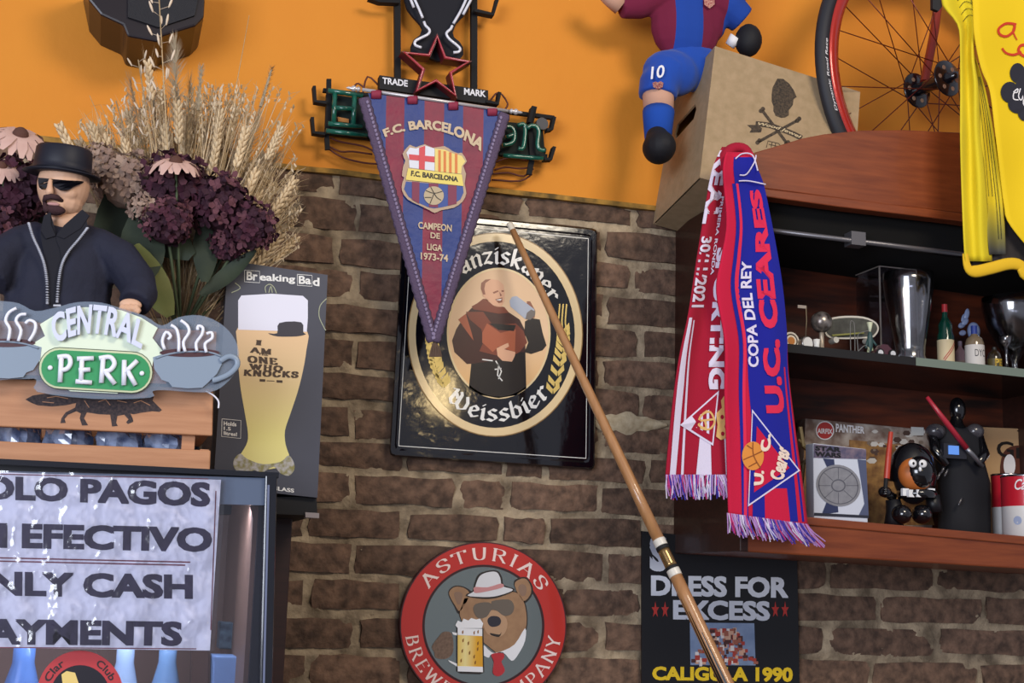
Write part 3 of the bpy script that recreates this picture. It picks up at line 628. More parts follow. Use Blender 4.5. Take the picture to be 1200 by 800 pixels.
# things behind the glass
def inbox(name, pts, Y, d, mt, label, cat, grp=None):
    o = MB().slab(pts, Y, d).build(name, mt); bev(o, .002); return tag(o, label, cat, grp)
inbox('carton', [(250, 768), (298, 770), (296, 900), (248, 900)], -.55, .06, M('pale_blue_card', '#7E94B8', .5), 'pale blue carton inside the fridge at lower right', 'carton')
inbox('wooden_board', [(226, 600), (247, 600), (244, 900), (222, 900)], -.52, .02, M('inner_wood', '#5E3C2A', .7, noi=.5, ns=20), 'brown wooden upright strip inside the fridge beside the pale carton', 'board')
inbox('carton', [(258, 728), (300, 732), (298, 762), (256, 760)], -.47, .04, M('reflection_card', '#5E6A70', .5, noi=.9, ns=60, col2='#27313A'), 'small grey patterned card standing in for a reflection in the fridge glass above the blue carton', 'carton')  # card added as a painted reflection in the door glass
for i, (u, w_, c, lb) in enumerate(((20, 36, '#7FA6E8', 'blue plastic jug inside the fridge at the far left'), (140, 30, '#D4E6FF', 'ice blue jug inside the fridge right of the round sticker'), (190, 30, '#8FB0D4', 'grey blue jug inside the fridge nearest the wooden strip'))):
    c0 = at(u, 860, -.5); k = m(-.5); h = (860-745)*k; c0.z = z1-.29; h = at(u, 745, -.5).z-c0.z
    mb = MB().lathe([(0, 0), (w_*.7*k, 0), (w_*.75*k, h*.1), (w_*.72*k, h*.7), (w_*.3*k, h*.9), (w_*.3*k, h), (0, h)], c0)
    tag(mb.build('jug', M('jug%d' % i, c, .25, coat=.4), smooth=True), lb, 'jug')
area('fridge_lamp', ((xl+xr)/2+.05, YF+.08, zt-.045), ((xl+xr)/2+.05, YF+.2, 1.3), .34, .03, 2.2, (.72, .86, 1.0))
# round sticker on the glass
R5 = K(0, 530, 2.962); Ss = P(YF+.0113)
t = thing('round_sticker', at(95, 800, YF+.011), 'round red and pale club sticker on the fridge glass under the notice', 'sticker')
MB().flat([ellp(94, 815, 51, 53, 48)], Ss).build('disc', M('sticker_red', '#B93A3E', .4), t)
MB().flat([ellp(94, 815, 35, 36, 40)], Ss, .0002).build('centre', M('sticker_dark', '#1C1822', .4), t)
MB().flat([[(72, 790), (78, 786), (88, 788), (92, 800), (84, 812), (74, 806)]], Ss, .0004).build('face_print', M('sticker_yellow', '#E6C878', .4), t)
mb = MB(); T(mb, "s Clar", arc(94, 815, 38, 40, 47, 49, 172, 118), Ss, .0004, bold=.02); T(mb, "Club d", arc(94, 815, 38, 40, 47, 49, 62, 10), Ss, .0004, bold=.02); mb.build('lettering', M('sticker_ink', '#2A1E22', .5), t)
# ------------------------------------------------------------ paper notice in plastic sleeve
Sn = P(YF-.006)
t = thing('paper_notice', at(110, 765, YF-.006), 'white paper cash payments notice in a clear plastic sleeve on the fridge', 'notice')
MB().slab([(-60, 551), (259, 562), (246, 762), (-60, 758)], YF-.006, .0008).build('paper', M('notice_paper', '#EEEEFA', .5), t)
ik = M('notice_ink', '#38304A', .45); mb = MB()
for s_, b0, t0 in (('SOLO PAGOS', ((-45, 584), (246, 594)), (((-45, 556), (247, 565)))), ('EN EFECTIVO', ((-53, 641), (248, 647)), ((-53, 611), (249, 618))), ('ONLY CASH', ((-54, 697), (226, 702)), ((-54, 668), (226, 673))), ('PAYMENTS', ((-38, 755), (213, 757)), ((-38, 724), (214, 728)))):
    T(mb, s_, band(b0, t0), Sn, .0006, bold=.045)
mb.build('lettering', ik, t)
mb = MB(); ln = ribbon([(-60, 652), (223, 658.5)], 1.6)+ribbon([(-60, 656), (217, 662)], 1.6)+ribbon([(253, 575), (247, 738)], 1.2)+ribbon([(-60, 554), (244, 561)], 1.2)+ribbon([(-60, 758), (230, 760)], 1.2)
mb.flat(ln, Sn, .0006); mb.build('rule_line', M('notice_maroon', '#7C3A48', .5), t)
gx, gy = 40, 26; vs = []; fs = []
for j in range(gy+1):
    for i in range(gx+1):
        u0 = -70+(265+70)*i/gx-14*(j/gy)*(i/gx); v0 = 549+ (9*i/gx)+ (207-2*i/gx)*j/gy
        h = .002+.0016*noise.noise(Vector((u0*.035, v0*.05, 1)))+(.0012*noise.noise(Vector((u0*.12, v0*.12, 9))))
        vs.append(at(u0, v0, YF-.007-h))
for j in range(gy):
    for i in range(gx): a = j*(gx+1)+i; fs.append((a, a+gx+1, a+gx+2, a+1))
MB().add(vs, fs).build('plastic_sleeve', Mfilm('clear_sleeve', '#F2F2F8', .05, .12, bump=.5, bs=35), t, True)
# ------------------------------------------------------------ dark wooden upright behind the fridge and its black ledge
o = MB().box((at(318, 604, -.16).x, -.16, 0), (at(343, 604, -.16).x, -.012, at(320, 605, -.16).z)).build('wooden_post', darkwood); tag(o, 'dark wooden post between the fridge and the brick wall', 'post'); bev(o, .002)
t = thing('shelf_bracket', at(345, 600, -.15), 'small black ledge under the tall beer glass box', 'bracket')
MB().slab([(255, 582), (371, 582), (372, 604), (320, 602), (255, 602)], -.33, .30).build('ledge', black, t)
MB().slab([(358, 600), (374, 601), (374, 607), (358, 606)], -.335, .02).build('end_cap', M('cap_grey', '#9A9090', .5), t)
# ------------------------------------------------------------ tall beer glass carton
H = K(230, 290, 2.424); YB = -.34; Sb = P(YB); HS = lambda u, v, h=0.: Sb(*H((u, v))[0], h)
t = thing('glass_box', at(315, 582, YB+.04), 'tall dark grey carton printed with a full beer glass', 'box')
MB().slab([(267, 305), (384, 322), (372, 583), (250, 570)], YB, .09).build('carton', M('carton_grey', '#4A4B56', .5, noi=.4, ns=10, col2='#3B3C47'), t)
beerg = Mramp('beer_gradient', 2, -.2, .2, [(0, '#DDD28A'), (.35, '#EDE08C'), (.6, '#E6C795'), (1, '#E2B08A')], .4, False)
MB().flat([cr([(118, 228), (180, 231), (250, 235), (315, 238), (313, 290), (303, 350), (288, 410), (268, 470), (252, 520), (254, 560), (265, 600), (240, 622), (190, 630), (145, 618), (122, 598), (142, 560), (147, 530), (138, 470), (126, 400), (119, 330), (116, 270)], 3, True)], HS, .0004).build('beer_print', beerg, t)
MB().flat([[(119, 150), (128, 136), (215, 131), (303, 137), (317, 150), (317, 200), (314, 239), (119, 233)]], HS, .0006).build('foam_print', M('foam_print', '#E2E0EC', .4), t)
MB().flat([cr([(108, 600), (125, 585), (145, 600), (190, 615), (240, 608), (262, 590), (277, 610), (278, 632), (262, 648), (238, 640), (220, 622), (185, 640), (165, 632), (145, 640), (118, 636), (106, 620)], 3, True)], HS, .0006).build('glass_base_print', M('glass_print', '#B9B4B4', .4, noi=.9, ns=120, col2='#8B8450'), t)
mb = MB(); T(mb, 'Br', band(H((143, 92), (174, 94)), H((143, 67), (174, 69))), Sb, .0006, bold=.03)
T(mb, 'eaking', band(H((180, 100), (281, 104)), H((180, 72), (281, 80))), Sb, .0006, bold=.03)
T(mb, 'Ba', band(H((291, 103), (326, 105)), H((291, 80), (326, 81))), Sb, .0006, bold=.03); T(mb, 'd', band(H((331, 108), (350, 110)), H((331, 84), (350, 86))), Sb, .0006, bold=.03)
for q in ([(137, 64), (180, 67), (180, 100), (137, 97), (137, 64)], [(287, 76), (329, 79), (329, 110), (287, 107), (287, 76)], [(73, 486), (127, 491), (126, 542), (72, 536), (73, 486)]): mb.flat([[H(p)[0] for p in e] for e in ribbon(q, 1.6)], Sb, .0006)
for s_, b0, t0 in (('Holds', ((78, 505), (114, 508)), ((78, 493), (114, 496))), ('1.5', ((78, 518), (98, 520)), ((78, 508), (98, 510))), ('litres!', ((78, 532), (116, 536)), ((78, 521), (116, 525))), ('GLASS', ((215, 688), (278, 696)), ((215, 676), (278, 685)))): T(mb, s_, band(H(*b0), H(*t0)), Sb, .0006, bold=.03)
mb.build('lettering', creamw, t)
mb = MB(); sl = nibgeo
for s_, b0, t0 in (('I', ((168, 277), (185, 278)), ((170, 262), (187, 263))), ('AM', ((152, 298), (213, 304)), ((154, 282), (213, 288))), ('THE', ((176, 305), (204, 308)), ((176, 298), (204, 301))), ('ONE', ((146, 326), (232, 333)), ((146, 306), (230, 314))), ('WHO', ((150, 346), (245, 352)), ((150, 329), (247, 336))), ('KNOCKS', ((134, 364), (290, 370)), ((136, 346), (291, 352)))):
    put(mb, nibgeo(s_, SF, (.26, .13, 0), .3, .16), band(H(*b0), H(*t0)), Sb, .0008)
mb.flat([H((180, 373), (196, 374), (196, 381), (180, 380)), H((200, 377), (222, 378), (222, 380), (200, 379)), H((228, 376), (245, 377), (245, 384), (228, 383))], Sb, .0008)
mb.build('slogan_print', M('print_brown', '#4A3626', .5), t)
MB().flat([cr([(204, 243), (230, 243), (236, 214), (298, 212), (304, 240), (311, 246), (285, 252), (230, 252)], 3, True)], HS, .0009).build('cap_print', M('cap_print', '#37343C', .5), t)
mb = MB()
for q in ([(198, 128), (196, 112), (208, 104), (220, 112), (228, 130)], [(206, 128), (212, 110), (216, 128)], [(370, 145), (352, 165), (349, 195), (362, 225), (368, 235)], [(100, 128), (125, 115), (110, 100)]): mb.flat([[H(p)[0] for p in e] for e in ribbon(cr(q, 4), 2.4)], Sb, .0005)
mb.build('smoke_print', M('smoke_green', '#A3A68A', .6), t)
# ------------------------------------------------------------ wooden crate
Q = K(0, 340, 3.638); YC = -.56; pine = M('pine', '#C48E68', .55, noi=.55, ns=9, col2='#A87350', stretch=(1, 3, 14), bump=.15, bs=60)
t = thing('wooden_crate', at(90, 560, YC+.12), 'light wooden slatted crate with a black running fox print', 'crate')
for pts in ([(-60, 372), (254, 388), (252, 428), (-60, 414)], [(-60, 440), (250, 456), (249, 510.5), (-60, 497)], [(-60, 514), (247, 527.5), (246, 553), (-60, 542)]):
    mb = MB().slab(pts, YC, .012)
    if pts[3][1] == 542:
        for v_ in mb.v:
            if v_.z < zt+.02: v_.z = zt+.0015
    bev(mb.build('slat', pine, t), .002)
for pts in ([(222, 385), (237, 386), (236, 556), (222, 556)], [(-40, 385), (-20, 386), (-20, 556), (-40, 556)]): MB().box((at(pts[0][0], 400, YC).x, YC+.0125, zt+.0015), (at(pts[1][0], 400, YC).x, YC+.0245, at(237, 386, YC).z)).build('corner_post', pine, t)
xa, xb = at(-60, 400, YC).x, at(250, 460, YC).x
for z_, h in ((385, 40), (448, 54), (520, 28)):
    za = at(250, z_+6, YC).z; zb_ = at(250, z_+h+6, YC).z
    zb_ = max(zb_, zt+.0015)
    MB().box((xb-.012, YC+.0125, zb_), (xb, YC+.20, za)).build('slat', pine, t)
    MB().box((xa, YC+.202, zb_), (xb, YC+.212, za)).build('slat', pine, t)
MB().box((xa, YC+.026, zt+.0015), (xb-.013, YC+.20, zt+.0095)).build('bottom_board', pine, t)
fox = Q((108, 465), (140, 448), (190, 441), (260, 443), (330, 448), (400, 450), (480, 455), (560, 458), (600, 455), (615, 460), (640, 442), (655, 455), (650, 470), (690, 510), (680, 518), (650, 515), (600, 522), (570, 528), (555, 525), (565, 545), (568, 560), (545, 570), (538, 562), (548, 550), (530, 530), (500, 535), (495, 565), (502, 578), (478, 580), (475, 560), (470, 530), (420, 528), (370, 520), (358, 545), (375, 575), (350, 576), (340, 545), (345, 525), (325, 515), (290, 530), (275, 548), (280, 565), (258, 566), (262, 545), (280, 520), (320, 500), (325, 480), (280, 490), (220, 495), (160, 490), (130, 478))
MB().flat([fox], P(YC), .0006).build('fox_print', M('fox_black', '#1E1820', .7, noi=.8, ns=260, col2='#4A3A38'), t)
mb = MB()
for q in ([(200, 458), (240, 452), (290, 462)], [(180, 475), (230, 480)], [(360, 470), (380, 500)], [(420, 475), (450, 465), (470, 490)], [(500, 470), (540, 478)], [(570, 480), (600, 470), (640, 490)]): mb.flat([[Q(p)[0] for p in e] for e in ribbon(q, 3)], P(YC), .0008)
mb.build('fox_lines', pine, t)
# plastic wrap bundles inside the crate
for i, (u, c) in enumerate(((20, '#8FA0C0'), (80, '#7388AE'), (140, '#98A8C4'), (192, '#7C8EB0'))):
    mb = MB(); c0 = at(u*1.0, 514+u*.05, YC+.09); vs = []
    mb.ell(c0+Vector((0, 0, .0)), (.034, .045, .034), seg=22, rings=14)
    for k_, v in enumerate(mb.v):
        d = v-c0; mb.v[k_] = c0+d*(1+.28*noise.noise(v*60))
    o = mb.build('plastic_bag', M('crinkled_film', '#9DACCB', .12, coat=.8, noi=.9, ns=40, col2='#4A587A'), smooth=False)
    tag(o, 'clear blue plastic bag in the crate, ' + ('at the far left', 'left of the middle', 'right of the middle', 'nearest the right post')[i], 'plastic bag', 'plastic bags in the crate')
# ------------------------------------------------------------ cafe light sign
YS = -.588; SQ = lambda u, v, h=0.: at(*Q((u, v))[0], YS-h)
t = thing('light_sign', at(110, 455, YS), 'acrylic coffee house light sign with green oval and two cups', 'sign')
ac = Mfrost('frosted_acrylic', '#93A2B6', .66)
out = Q((-400, 60), (-260, 45), (-120, 40), (0, 45), (80, 55), (150, 88), (240, 72), (330, 50), (430, 52), (520, 78), (620, 110), (690, 150), (760, 115), (850, 106), (930, 135), (990, 190), (1018, 260), (1008, 340), (960, 400), (900, 432), (800, 432), (700, 425), (650, 430), (640, 457), (400, 462), (158, 432), (155, 380), (60, 378), (-400, 375))
MB().slab(cr(out, 3, True), YS, .004).build('acrylic_back', ac, t)
def raised(polys, mt, h, th, name, sm=0):
    mb = MB()
    for q in polys:
        if sm: q = cr(q, sm, True)
        mb.prism([SQ(u, v, h+th) for u, v in q], (0, th, 0))
    return mb.build(name, mt, t)
ban = M('banner_cream', '#DDE8D0', .4); grn = M('perk_green', '#2E8A52', .35, noi=.4, ns=10, col2='#3C9A62'); rim = M('perk_rim', '#C9CFA8', .4)
raised([[(170, 145), (240, 102), (330, 74), (430, 69), (520, 86), (600, 115), (672, 160), (650, 203), (706, 275), (655, 288), (648, 330), (500, 440), (300, 430), (170, 350), (165, 268), (122, 238), (192, 195)]], ban, 0, .003, 'banner')
def capsule(x0, x1, y0, y1, r, n=12):
    q = []
    for i in range(n+1): a = math.pi/2-math.pi*i/n; q.append((x1-r+r*math.cos(a), y1-(y1-y0)*0-r*math.sin(a)))
    for i in range(n+1): a = -math.pi/2-math.pi*i/n; q.append((x0+r+r*math.cos(a), y0-r*math.sin(a)))
    return q
raised([capsule(164, 652, 332, 350, 90)], M('perk_line', '#3F4A3A', .4), .003, .001, 'oval_rim')
raised([capsule(167, 649, 332, 350, 86.5)], rim, .004, .001, 'oval_rim')
raised([capsule(176, 640, 332, 350, 78)], grn, .005, .001, 'green_oval')
lw = M('letter_white', '#ECECF6', .35)
mb = MB(); T(mb, 'CENTRAL', band(((238, 232), (405, 186), (602, 252)), ((208, 112), (420, 60), (628, 145))), lambda u, v, h: SQ(u, v, h), .012, bold=.03, t=.009, sp=1.02); mb.build('central_lettering', M('central_white', '#D4D8EC', .35), t)
def tb2(pts, r, mt, name, Yo=.008):
    mb = MB()
    mb.tube([SQ(u, v, Yo) for u, v in cr(pts, 3)], r*m(YS), 8); return mb.build(name, mt, t, True)
perk = [[[(262, 280), (256, 392)], [(245, 285), (290, 282), (300, 310), (285, 335), (262, 340)]],
 [[(350, 288), (345, 388)], [(328, 292), (400, 290)], [(335, 340), (385, 338)], [(322, 388), (392, 394)]],
 [[(440, 288), (432, 395)], [(422, 290), (470, 285), (488, 312), (470, 340), (442, 345)], [(448, 345), (490, 400)]],
 [[(530, 298), (528, 405)], [(585, 300), (532, 352)], [(545, 345), (578, 405)]]]
for L_ in perk:
    mb = MB()
    for st in L_: mb.tube([SQ(u, v, .009) for u, v in (cr(st, 4) if len(st) > 2 else st)], 2.6*m(YS), 8)
    mb.build('tube_letter', lw, t, True)
for c in ((214, 330), (605, 354)): MB().ell(SQ(*c, .008), (.0033, .002, .0033)).build('dot', lw, t, True)
cup = M('cup_grey', '#8795A6', .35); cof = M('coffee_brown', '#4A2A30', .4)
def cupd(dx, dy, sx):
    X = lambda pts: [(825+dx+(x-825)*sx, y+dy) for x, y in pts]
    body = [(652, 285), (700, 270), (800, 262), (905, 265), (948, 278), (948, 310), (925, 355), (885, 395), (862, 415), (800, 418), (735, 412), (720, 392), (690, 382), (658, 335)]
    raised([X(body)], cup, .0005, .003, 'cup')
    raised([X(ellp(808, 266, 128, 18, 28))], cof, .0036, .0005, 'coffee')
    mb = MB(); mb.tube([SQ(u, v, .004) for u, v in X(cr([(938, 302), (975, 282), (1006, 292), (1010, 322), (975, 358), (925, 380), (905, 384)], 4))], 3.2*m(YS), 8, sq=.6); mb.build('cup_handle', cup, t, True)
    mb = MB(); mb.tube([SQ(u, v, .004) for u, v in X(cr([(665, 290), (720, 272), (800, 262), (890, 264), (945, 282)], 3))], 1.1*m(YS), 6); mb.build('cup_rim', cup, t, True)
cupd(0, 0, 1); cupd(-812, -42, -.95)
for p in ([(702, 252), (692, 215), (708, 178), (728, 195), (716, 210)], [(762, 262), (762, 205), (752, 165), (728, 148)], [(790, 262), (782, 220), (806, 180), (798, 150), (770, 128)], [(840, 260), (836, 225), (860, 190), (865, 160), (845, 152), (842, 170)], [(880, 265), (874, 228), (904, 205), (902, 180), (880, 186)],
          [(35, 215), (42, 165), (24, 130), (38, 95), (70, 76)], [(78, 217), (90, 170), (68, 130), (85, 105), (112, 102)], [(124, 217), (148, 175), (150, 140), (125, 128), (108, 142)], [(-30, 210), (-10, 160), (-40, 120)]):
    tb2(p, 1.7, lw, 'steam_tube')
mb = MB(); mb.tube([at(u, v, YS+.01) for u, v in cr([(241, 458), (250, 463), (256, 470), (256, 478)], 4)], .0012, 6); mb.build('cable', lw, t)
# ------------------------------------------------------------ action doll
Z = K(0, 170, 4); YD = -.47; k = m(YD)
Sd = lambda u, v, h=0.: at(*Z((u, v))[0], YD-h)
t = thing('action_doll', at(75, 400, YD), 'action doll in black brimmed hat, sunglasses and dark zip jacket', 'doll')
jk = M('jacket_cloth', '#1F2135', .8, noi=.4, ns=30, bump=.35, bs=60, dist=.006); skin = M('doll_skin', '#E0B699', .5, noi=.3, ns=20, col2='#D0A080')
def px4(r): return r*k/4
mb = MB()
mb.ell(Sd(285, 640, 0), (px4(215), px4(110), px4(260))); mb.ell(Sd(270, 470, 0), (px4(215), px4(95), px4(90)))
mb.tube([Sd(360, 425, -3*k), Sd(460, 465, 0), Sd(560, 530, 5*k), Sd(640, 640, 20*k), Sd(655, 700, 32*k), Sd(630, 745, 42*k)], [px4(60), px4(72), px4(84), px4(82), px4(76), px4(68)], 14)
mb.tube([Sd(200, 415, -3*k), Sd(110, 450, 0), Sd(10, 520, 5*k), Sd(-60, 640, 20*k)], [px4(60), px4(72), px4(84), px4(85)], 14)
mb.ell(Sd(270, 760, 0), (px4(220), px4(110), px4(200)))
o = mb.build('jacket', jk, t); remesh(o, .0035, 3)
mb = MB(); mb.tube([Sd(300, 290, -4*k), Sd(300, 430, -2*k)], [px4(72), px4(80)], 14, sq=.9); mb.build('neck', skin, t, True)
mb = MB(); mb.ell(Sd(298, 190, 0), (px4(108), px4(118), px4(130)), seg=24, rings=18); mb.ell(Sd(262, 285, 14*k), (px4(52), px4(56), px4(48))); mb.ell(Sd(292, 270, 4*k), (px4(84), px4(84), px4(68)))
mb.ell(Sd(232, 218, 30*k), (px4(17), px4(22), px4(24))); mb.tube([Sd(236, 160, 27*k), Sd(232, 225, 33*k)], [px4(9), px4(15)], 8); mb.ell(Sd(318, 225, 18*k), (px4(42), px4(40), px4(36)))
mb.ell(Sd(403, 205, -2*k), (px4(16), px4(22), px4(38)), rot=(0, .2, 0))
o = mb.build('head', skin, t); remesh(o, .0017, 3)
hb = M('beard_brown', '#3B2226', .85, bump=.6, bs=500)
mb = MB(); mb.tube([Sd(u, v, h*k) for u, v, h in ((206, 262, 25), (214, 246, 30), (240, 240, 34), (268, 246, 31), (290, 262, 24))], [px4(8), px4(13), px4(12), px4(13), px4(9)], 8)
mb.tube([Sd(208, 262, 25*k), Sd(212, 290, 27*k), Sd(226, 310, 27*k)], [px4(8), px4(11), px4(16)], 8); mb.tube([Sd(292, 262, 22*k), Sd(296, 290, 20*k), Sd(280, 312, 22*k)], [px4(8), px4(10), px4(14)], 8)
mb.ell(Sd(254, 304, 25*k), (px4(46), px4(24), px4(22))); mb.build('beard', hb, t, True)
mb = MB(); mb.ell(Sd(250, 276, 28*k), (px4(26), px4(8), px4(8))); mb.build('lips', M('lips', '#B98A86', .5), t, True)
hm = M('hat_felt', '#0F1120', .55); tilt = Vector((.03, -.12, 1)).normalized()
mb = MB(); hc = Sd(290, 137, 0)
mb.lathe([(0, px4(108)), (px4(70), px4(118)), (px4(106), px4(115)), (px4(116), px4(104)), (px4(120), px4(40)), (px4(120), 0), (px4(160), px4(2)), (px4(162), px4(-3)), (px4(120), px4(-6)), (0, px4(-6))], hc, tilt, 32)
mb.build('hat', hm, t, True)
mb = MB(); mb.lathe([(px4(120.8), px4(2)), (px4(120.8), px4(14)), (px4(122), px4(15))], hc, tilt, 32); mb.build('hat_band', M('hat_band_dark', '#0E0F1A', .5), t, True)
gd = M('sunglass_black', '#07070F', .1, coat=.8); mb = MB(); G = cr([(178, 158), (185, 152), (240, 158), (320, 165), (385, 168), (388, 178), (345, 195), (325, 208), (285, 212), (262, 200), (240, 182), (228, 180), (220, 200), (205, 208), (188, 204), (180, 185)], 3, True)
hh = lambda u: (math.sqrt(max(.12, 1-((u-298)/112)**2))*28.5+3.5)*k
mb.add([Sd(u, v, hh(u)+1.6*k) for u, v in G]+[Sd(u, v, hh(u)-1*k) for u, v in G], [tuple(range(len(G)))]+[(i, i+len(G), (i+1) % len(G)+len(G), (i+1) % len(G)) for i in range(len(G))]); mb.build('sunglasses', gd, t)
mb = MB(); mb.tube([Sd(380, 172, 8*k), Sd(400, 178, -4*k)], px4(7), 6); mb.build('glasses_arm', gd, t)
sh = M('shirt_black', '#15151F', .85)
mb = MB()
for q, h in (([(240, 330), (262, 425), (300, 560), (270, 750), (225, 750), (215, 560), (190, 420), (205, 345)], 27), ([(385, 320), (310, 370), (262, 425), (280, 480), (300, 560), (360, 440), (410, 380)], 28)):
    q = cr(q, 2, True); mb.prism([Sd(u, v, h*k) for u, v in q], (0, 6*k, 0))
mb.build('shirt', sh, t)
mb = MB()
for q in ([(240, 310), (205, 330), (190, 400), (215, 440), (262, 425), (240, 370)], [(385, 300), (420, 330), (380, 390), (300, 440), (262, 425), (300, 375)]): mb.prism([Sd(u, v, 29*k) for u, v in q], (0, 3*k, 0))
bev(mb.build('collar', sh, t), .001)
zp = M('zip_silver', '#C6C8D2', .35, metal=.2)
for q in ([(135, 365), (155, 430), (185, 495), (208, 560), (220, 640), (222, 742)], [(410, 388), (370, 440), (320, 500), (290, 560), (275, 640), (268, 735)]):
    mb = MB(); pp = cr(q, 9)
    for i, (u, v) in enumerate(pp): mb.ell(Sd(u, v, 31*k), (px4(7), px4(6), px4(3.4)), seg=6, rings=4)
    mb.build('zip', zp, t)
mb = MB(); mb.tube([Sd(250, 752, 33*k), Sd(285, 752, 33*k)], px4(5), 6); mb.build('zip_pull', zp, t)
mb = MB(); hc = Sd(612, 748, 50*k); mb.ell(hc, (px4(46), px4(24), px4(26)))
for i in range(4):
    a = Sd(575+i*22, 752, 56*k); mb.tube([a, a+Vector((-px4(6), -px4(8), -px4(16))), a+Vector((-px4(8), -px4(2), -px4(36)+px4(3)*abs(i-1)))], [px4(11), px4(10.5), px4(9)], 8)
mb.tube([Sd(640, 760, 52*k), Sd(650, 775, 58*k), Sd(640, 790, 60*k)], [px4(13), px4(11), px4(9)], 8)
o = mb.build('hand', skin, t); remesh(o, .0011, 2)
# ------------------------------------------------------------ cabinet on the right
YK = -.30
def zpx(u, v, Y): return at(u, v, Y).z
Xs = at(867, 647, YK).x
t = thing('wall_cabinet', at(1030, 650, -.15), 'reddish wooden open wall cabinet with arched top board', 'cabinet')
blk = M('inner_dark', '#1C100E', .6, noi=.6, ns=8, col2='#120A0A')
mb = MB().box((Xs, YK, zpx(867, 646, YK)), (Xs+.018, -.006, zpx(866, 222, YK))); bev(mb.build('side_panel', darkwood, t), .002)
fas = [(866, 188), (886, 178), (914, 170), (940, 162), (966, 157), (1010, 152.5), (1060, 152), (1125, 155), (1190, 162), (1290, 176), (1290, 276), (1125, 249), (1040, 240), (930, 225), (866, 217)]
bev(MB().slab(fas, YK-.004, .02).build('arched_board', redwood, t), .002)
bev(MB().slab([(866, 217), (930, 225), (1127, 249.5), (1290, 276), (1290, 286), (1125, 259), (982, 242), (866, 226)], YK-.010, .03).build('moulding', redwood, t), .002)
pA, pB = at(866, 262, -.27), at(1290, 330, -.27)
mb = MB().hexa(at(872, 262, -.265), at(1290, 326, -.265), at(1290, 270, -.265), at(872, 218, -.265), (0, .012, 0)); mb.build('shade_board', M('painted_shade', '#040303', 1.), t)  # near-black sheet paints the shade in the gap under the arched board
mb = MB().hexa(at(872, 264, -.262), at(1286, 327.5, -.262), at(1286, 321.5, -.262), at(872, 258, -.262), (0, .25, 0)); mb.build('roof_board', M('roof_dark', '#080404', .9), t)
zl = at(784, 263, -.12).z
bp = at(1290, 672, YK).x
mb = MB().box((Xs+.018, -.02, zpx(867, 646, YK)+.02), (bp, -.008, zpx(1000, 292, -.02))); mb.build('back_panel', M('back_wood', '#6A2E16', .6, noi=.8, ns=5, col2='#1E0D08', stretch=(1, 3, 8)), t)
mb = MB().hexa(at(867, 646, YK), at(1290, 672, YK), at(1290, 637, YK), at(867, 599, YK), (0, .28, 0)); bev(mb.build('bottom_board', redwood, t), .003)
mb = MB().hexa(at(869, 608, YK-.004), at(1290, 646, YK-.004), at(1290, 636, YK-.004), at(869, 598.5, YK-.004), (0, .004, 0)); bev(mb.build('front_lip', redwood, t), .002)
Xr = at(1290, 672, YK).x
mb = MB().box((Xr, YK, zpx(1290, 672, YK)), (Xr+.018, -.006, zpx(1290, 290, YK))); mb.build('side_panel', darkwood, t)
mb = MB(); mb.tube([at(872, 266, -.288), at(1290, 318, -.288)], 3.3*m(-.27), 10); r = mb.build('rail', M('grey_metal_rail', '#6E6C70', .35, metal=.6), t, True); tag(r, 'grey metal rail')
for u, v in ((1002, 281), (1180, 303)): MB().box(at(u-4, v+5, -.294), at(u+4, v-5, -.268)).build('rail_bracket', M('grey_metal_rail', '#6E6C70'), t)
# glass shelf
YG = -.285; gq = [(923-52, 413-7), (1283, 450.3), (1283, 441.8), (923-52, 404-6)]
t = thing('glass_shelf', at(1040, 425, -.15), 'greenish glass shelf inside the cabinet holding small glasses and bottles', 'shelf')
gg = M('green_glass', '#C9DCD2', .03, trans=1., ior=1.5)
mb = MB().hexa(at(gq[0][0], gq[0][1], YG), at(gq[1][0], gq[1][1], YG), at(gq[2][0], gq[2][1], YG), at(gq[3][0], gq[3][1], YG), (0, .262, 0)); mb.build('glass_plate', Mfilm('shelf_glass', '#7F8F86', .10, .12), t)
mb = MB().hexa(at(871, 407, YG-.0022), at(1073, 428, YG-.0022), at(1073, 418.5, YG-.0022), at(871, 397, YG-.0022), (0, .002, 0)); mb.build('edge_strip', black, t)
mb = MB().hexa(at(1073.5, 428, YG-.0012), at(1283, 450.7, YG-.0012), at(1283, 441.2, YG-.0012), at(1073.5, 418.5, YG-.0012), (0, .001, 0)); mb.build('glass_edge', M('glass_edge_green', '#6E7A6E', .25, coat=.5), t)
def zshelf(X, Y):    # top face of the glass at X
    a = at(gq[3][0], gq[3][1], YG); b = at(gq[2][0], gq[2][1], YG); return a.z+(b.z-a.z)*(X-a.x)/(b.x-a.x)
def zboard(X, Y):
    a = at(867, 599, YK); b = at(1290, 637, YK); return a.z+(b.z-a.z)*(X-a.x)/(b.x-a.x)+.0005
def stand(u, vtop, Y, zf):   # base point under px column u, and height up to px row vtop
    X = at(u, vtop+40, Y).x
    for _ in range(3):
        z = zf(X, Y); v = px((X, Y, z))[1]; X = at(u, v, Y).x
    z = zf(X, Y)+.0003; return Vector((X, Y, z)), at(u, vtop, Y).z-z
cg = M('clear_glass', '#FFFFFF', .02, trans=1., ior=1.35)
cgf = Mfilm('thin_glass', '#F4F4F8', .16, .14)
# big beer glass
YT = -.2
b, h = stand(1067, 321, -.21, zshelf); k = m(-.21); pr = [(0, 0), (20, 0), (21, .03), (18.5, .1), (19, .2), (24, .45), (29, .7), (31.5, .9), (31.5, 1.)]
prof = [(r*k, z*h if i else 0) for i, (r, z) in enumerate(pr)]+[((r-1.6)*k, z*h) for r, z in reversed(pr[4:])]+[(0, .12*h)]
tag(MB().lathe(prof, b, seg=40).build('beer_glass', cgf, smooth=True), 'tall clear beer glass in the middle of the glass shelf', 'glass')
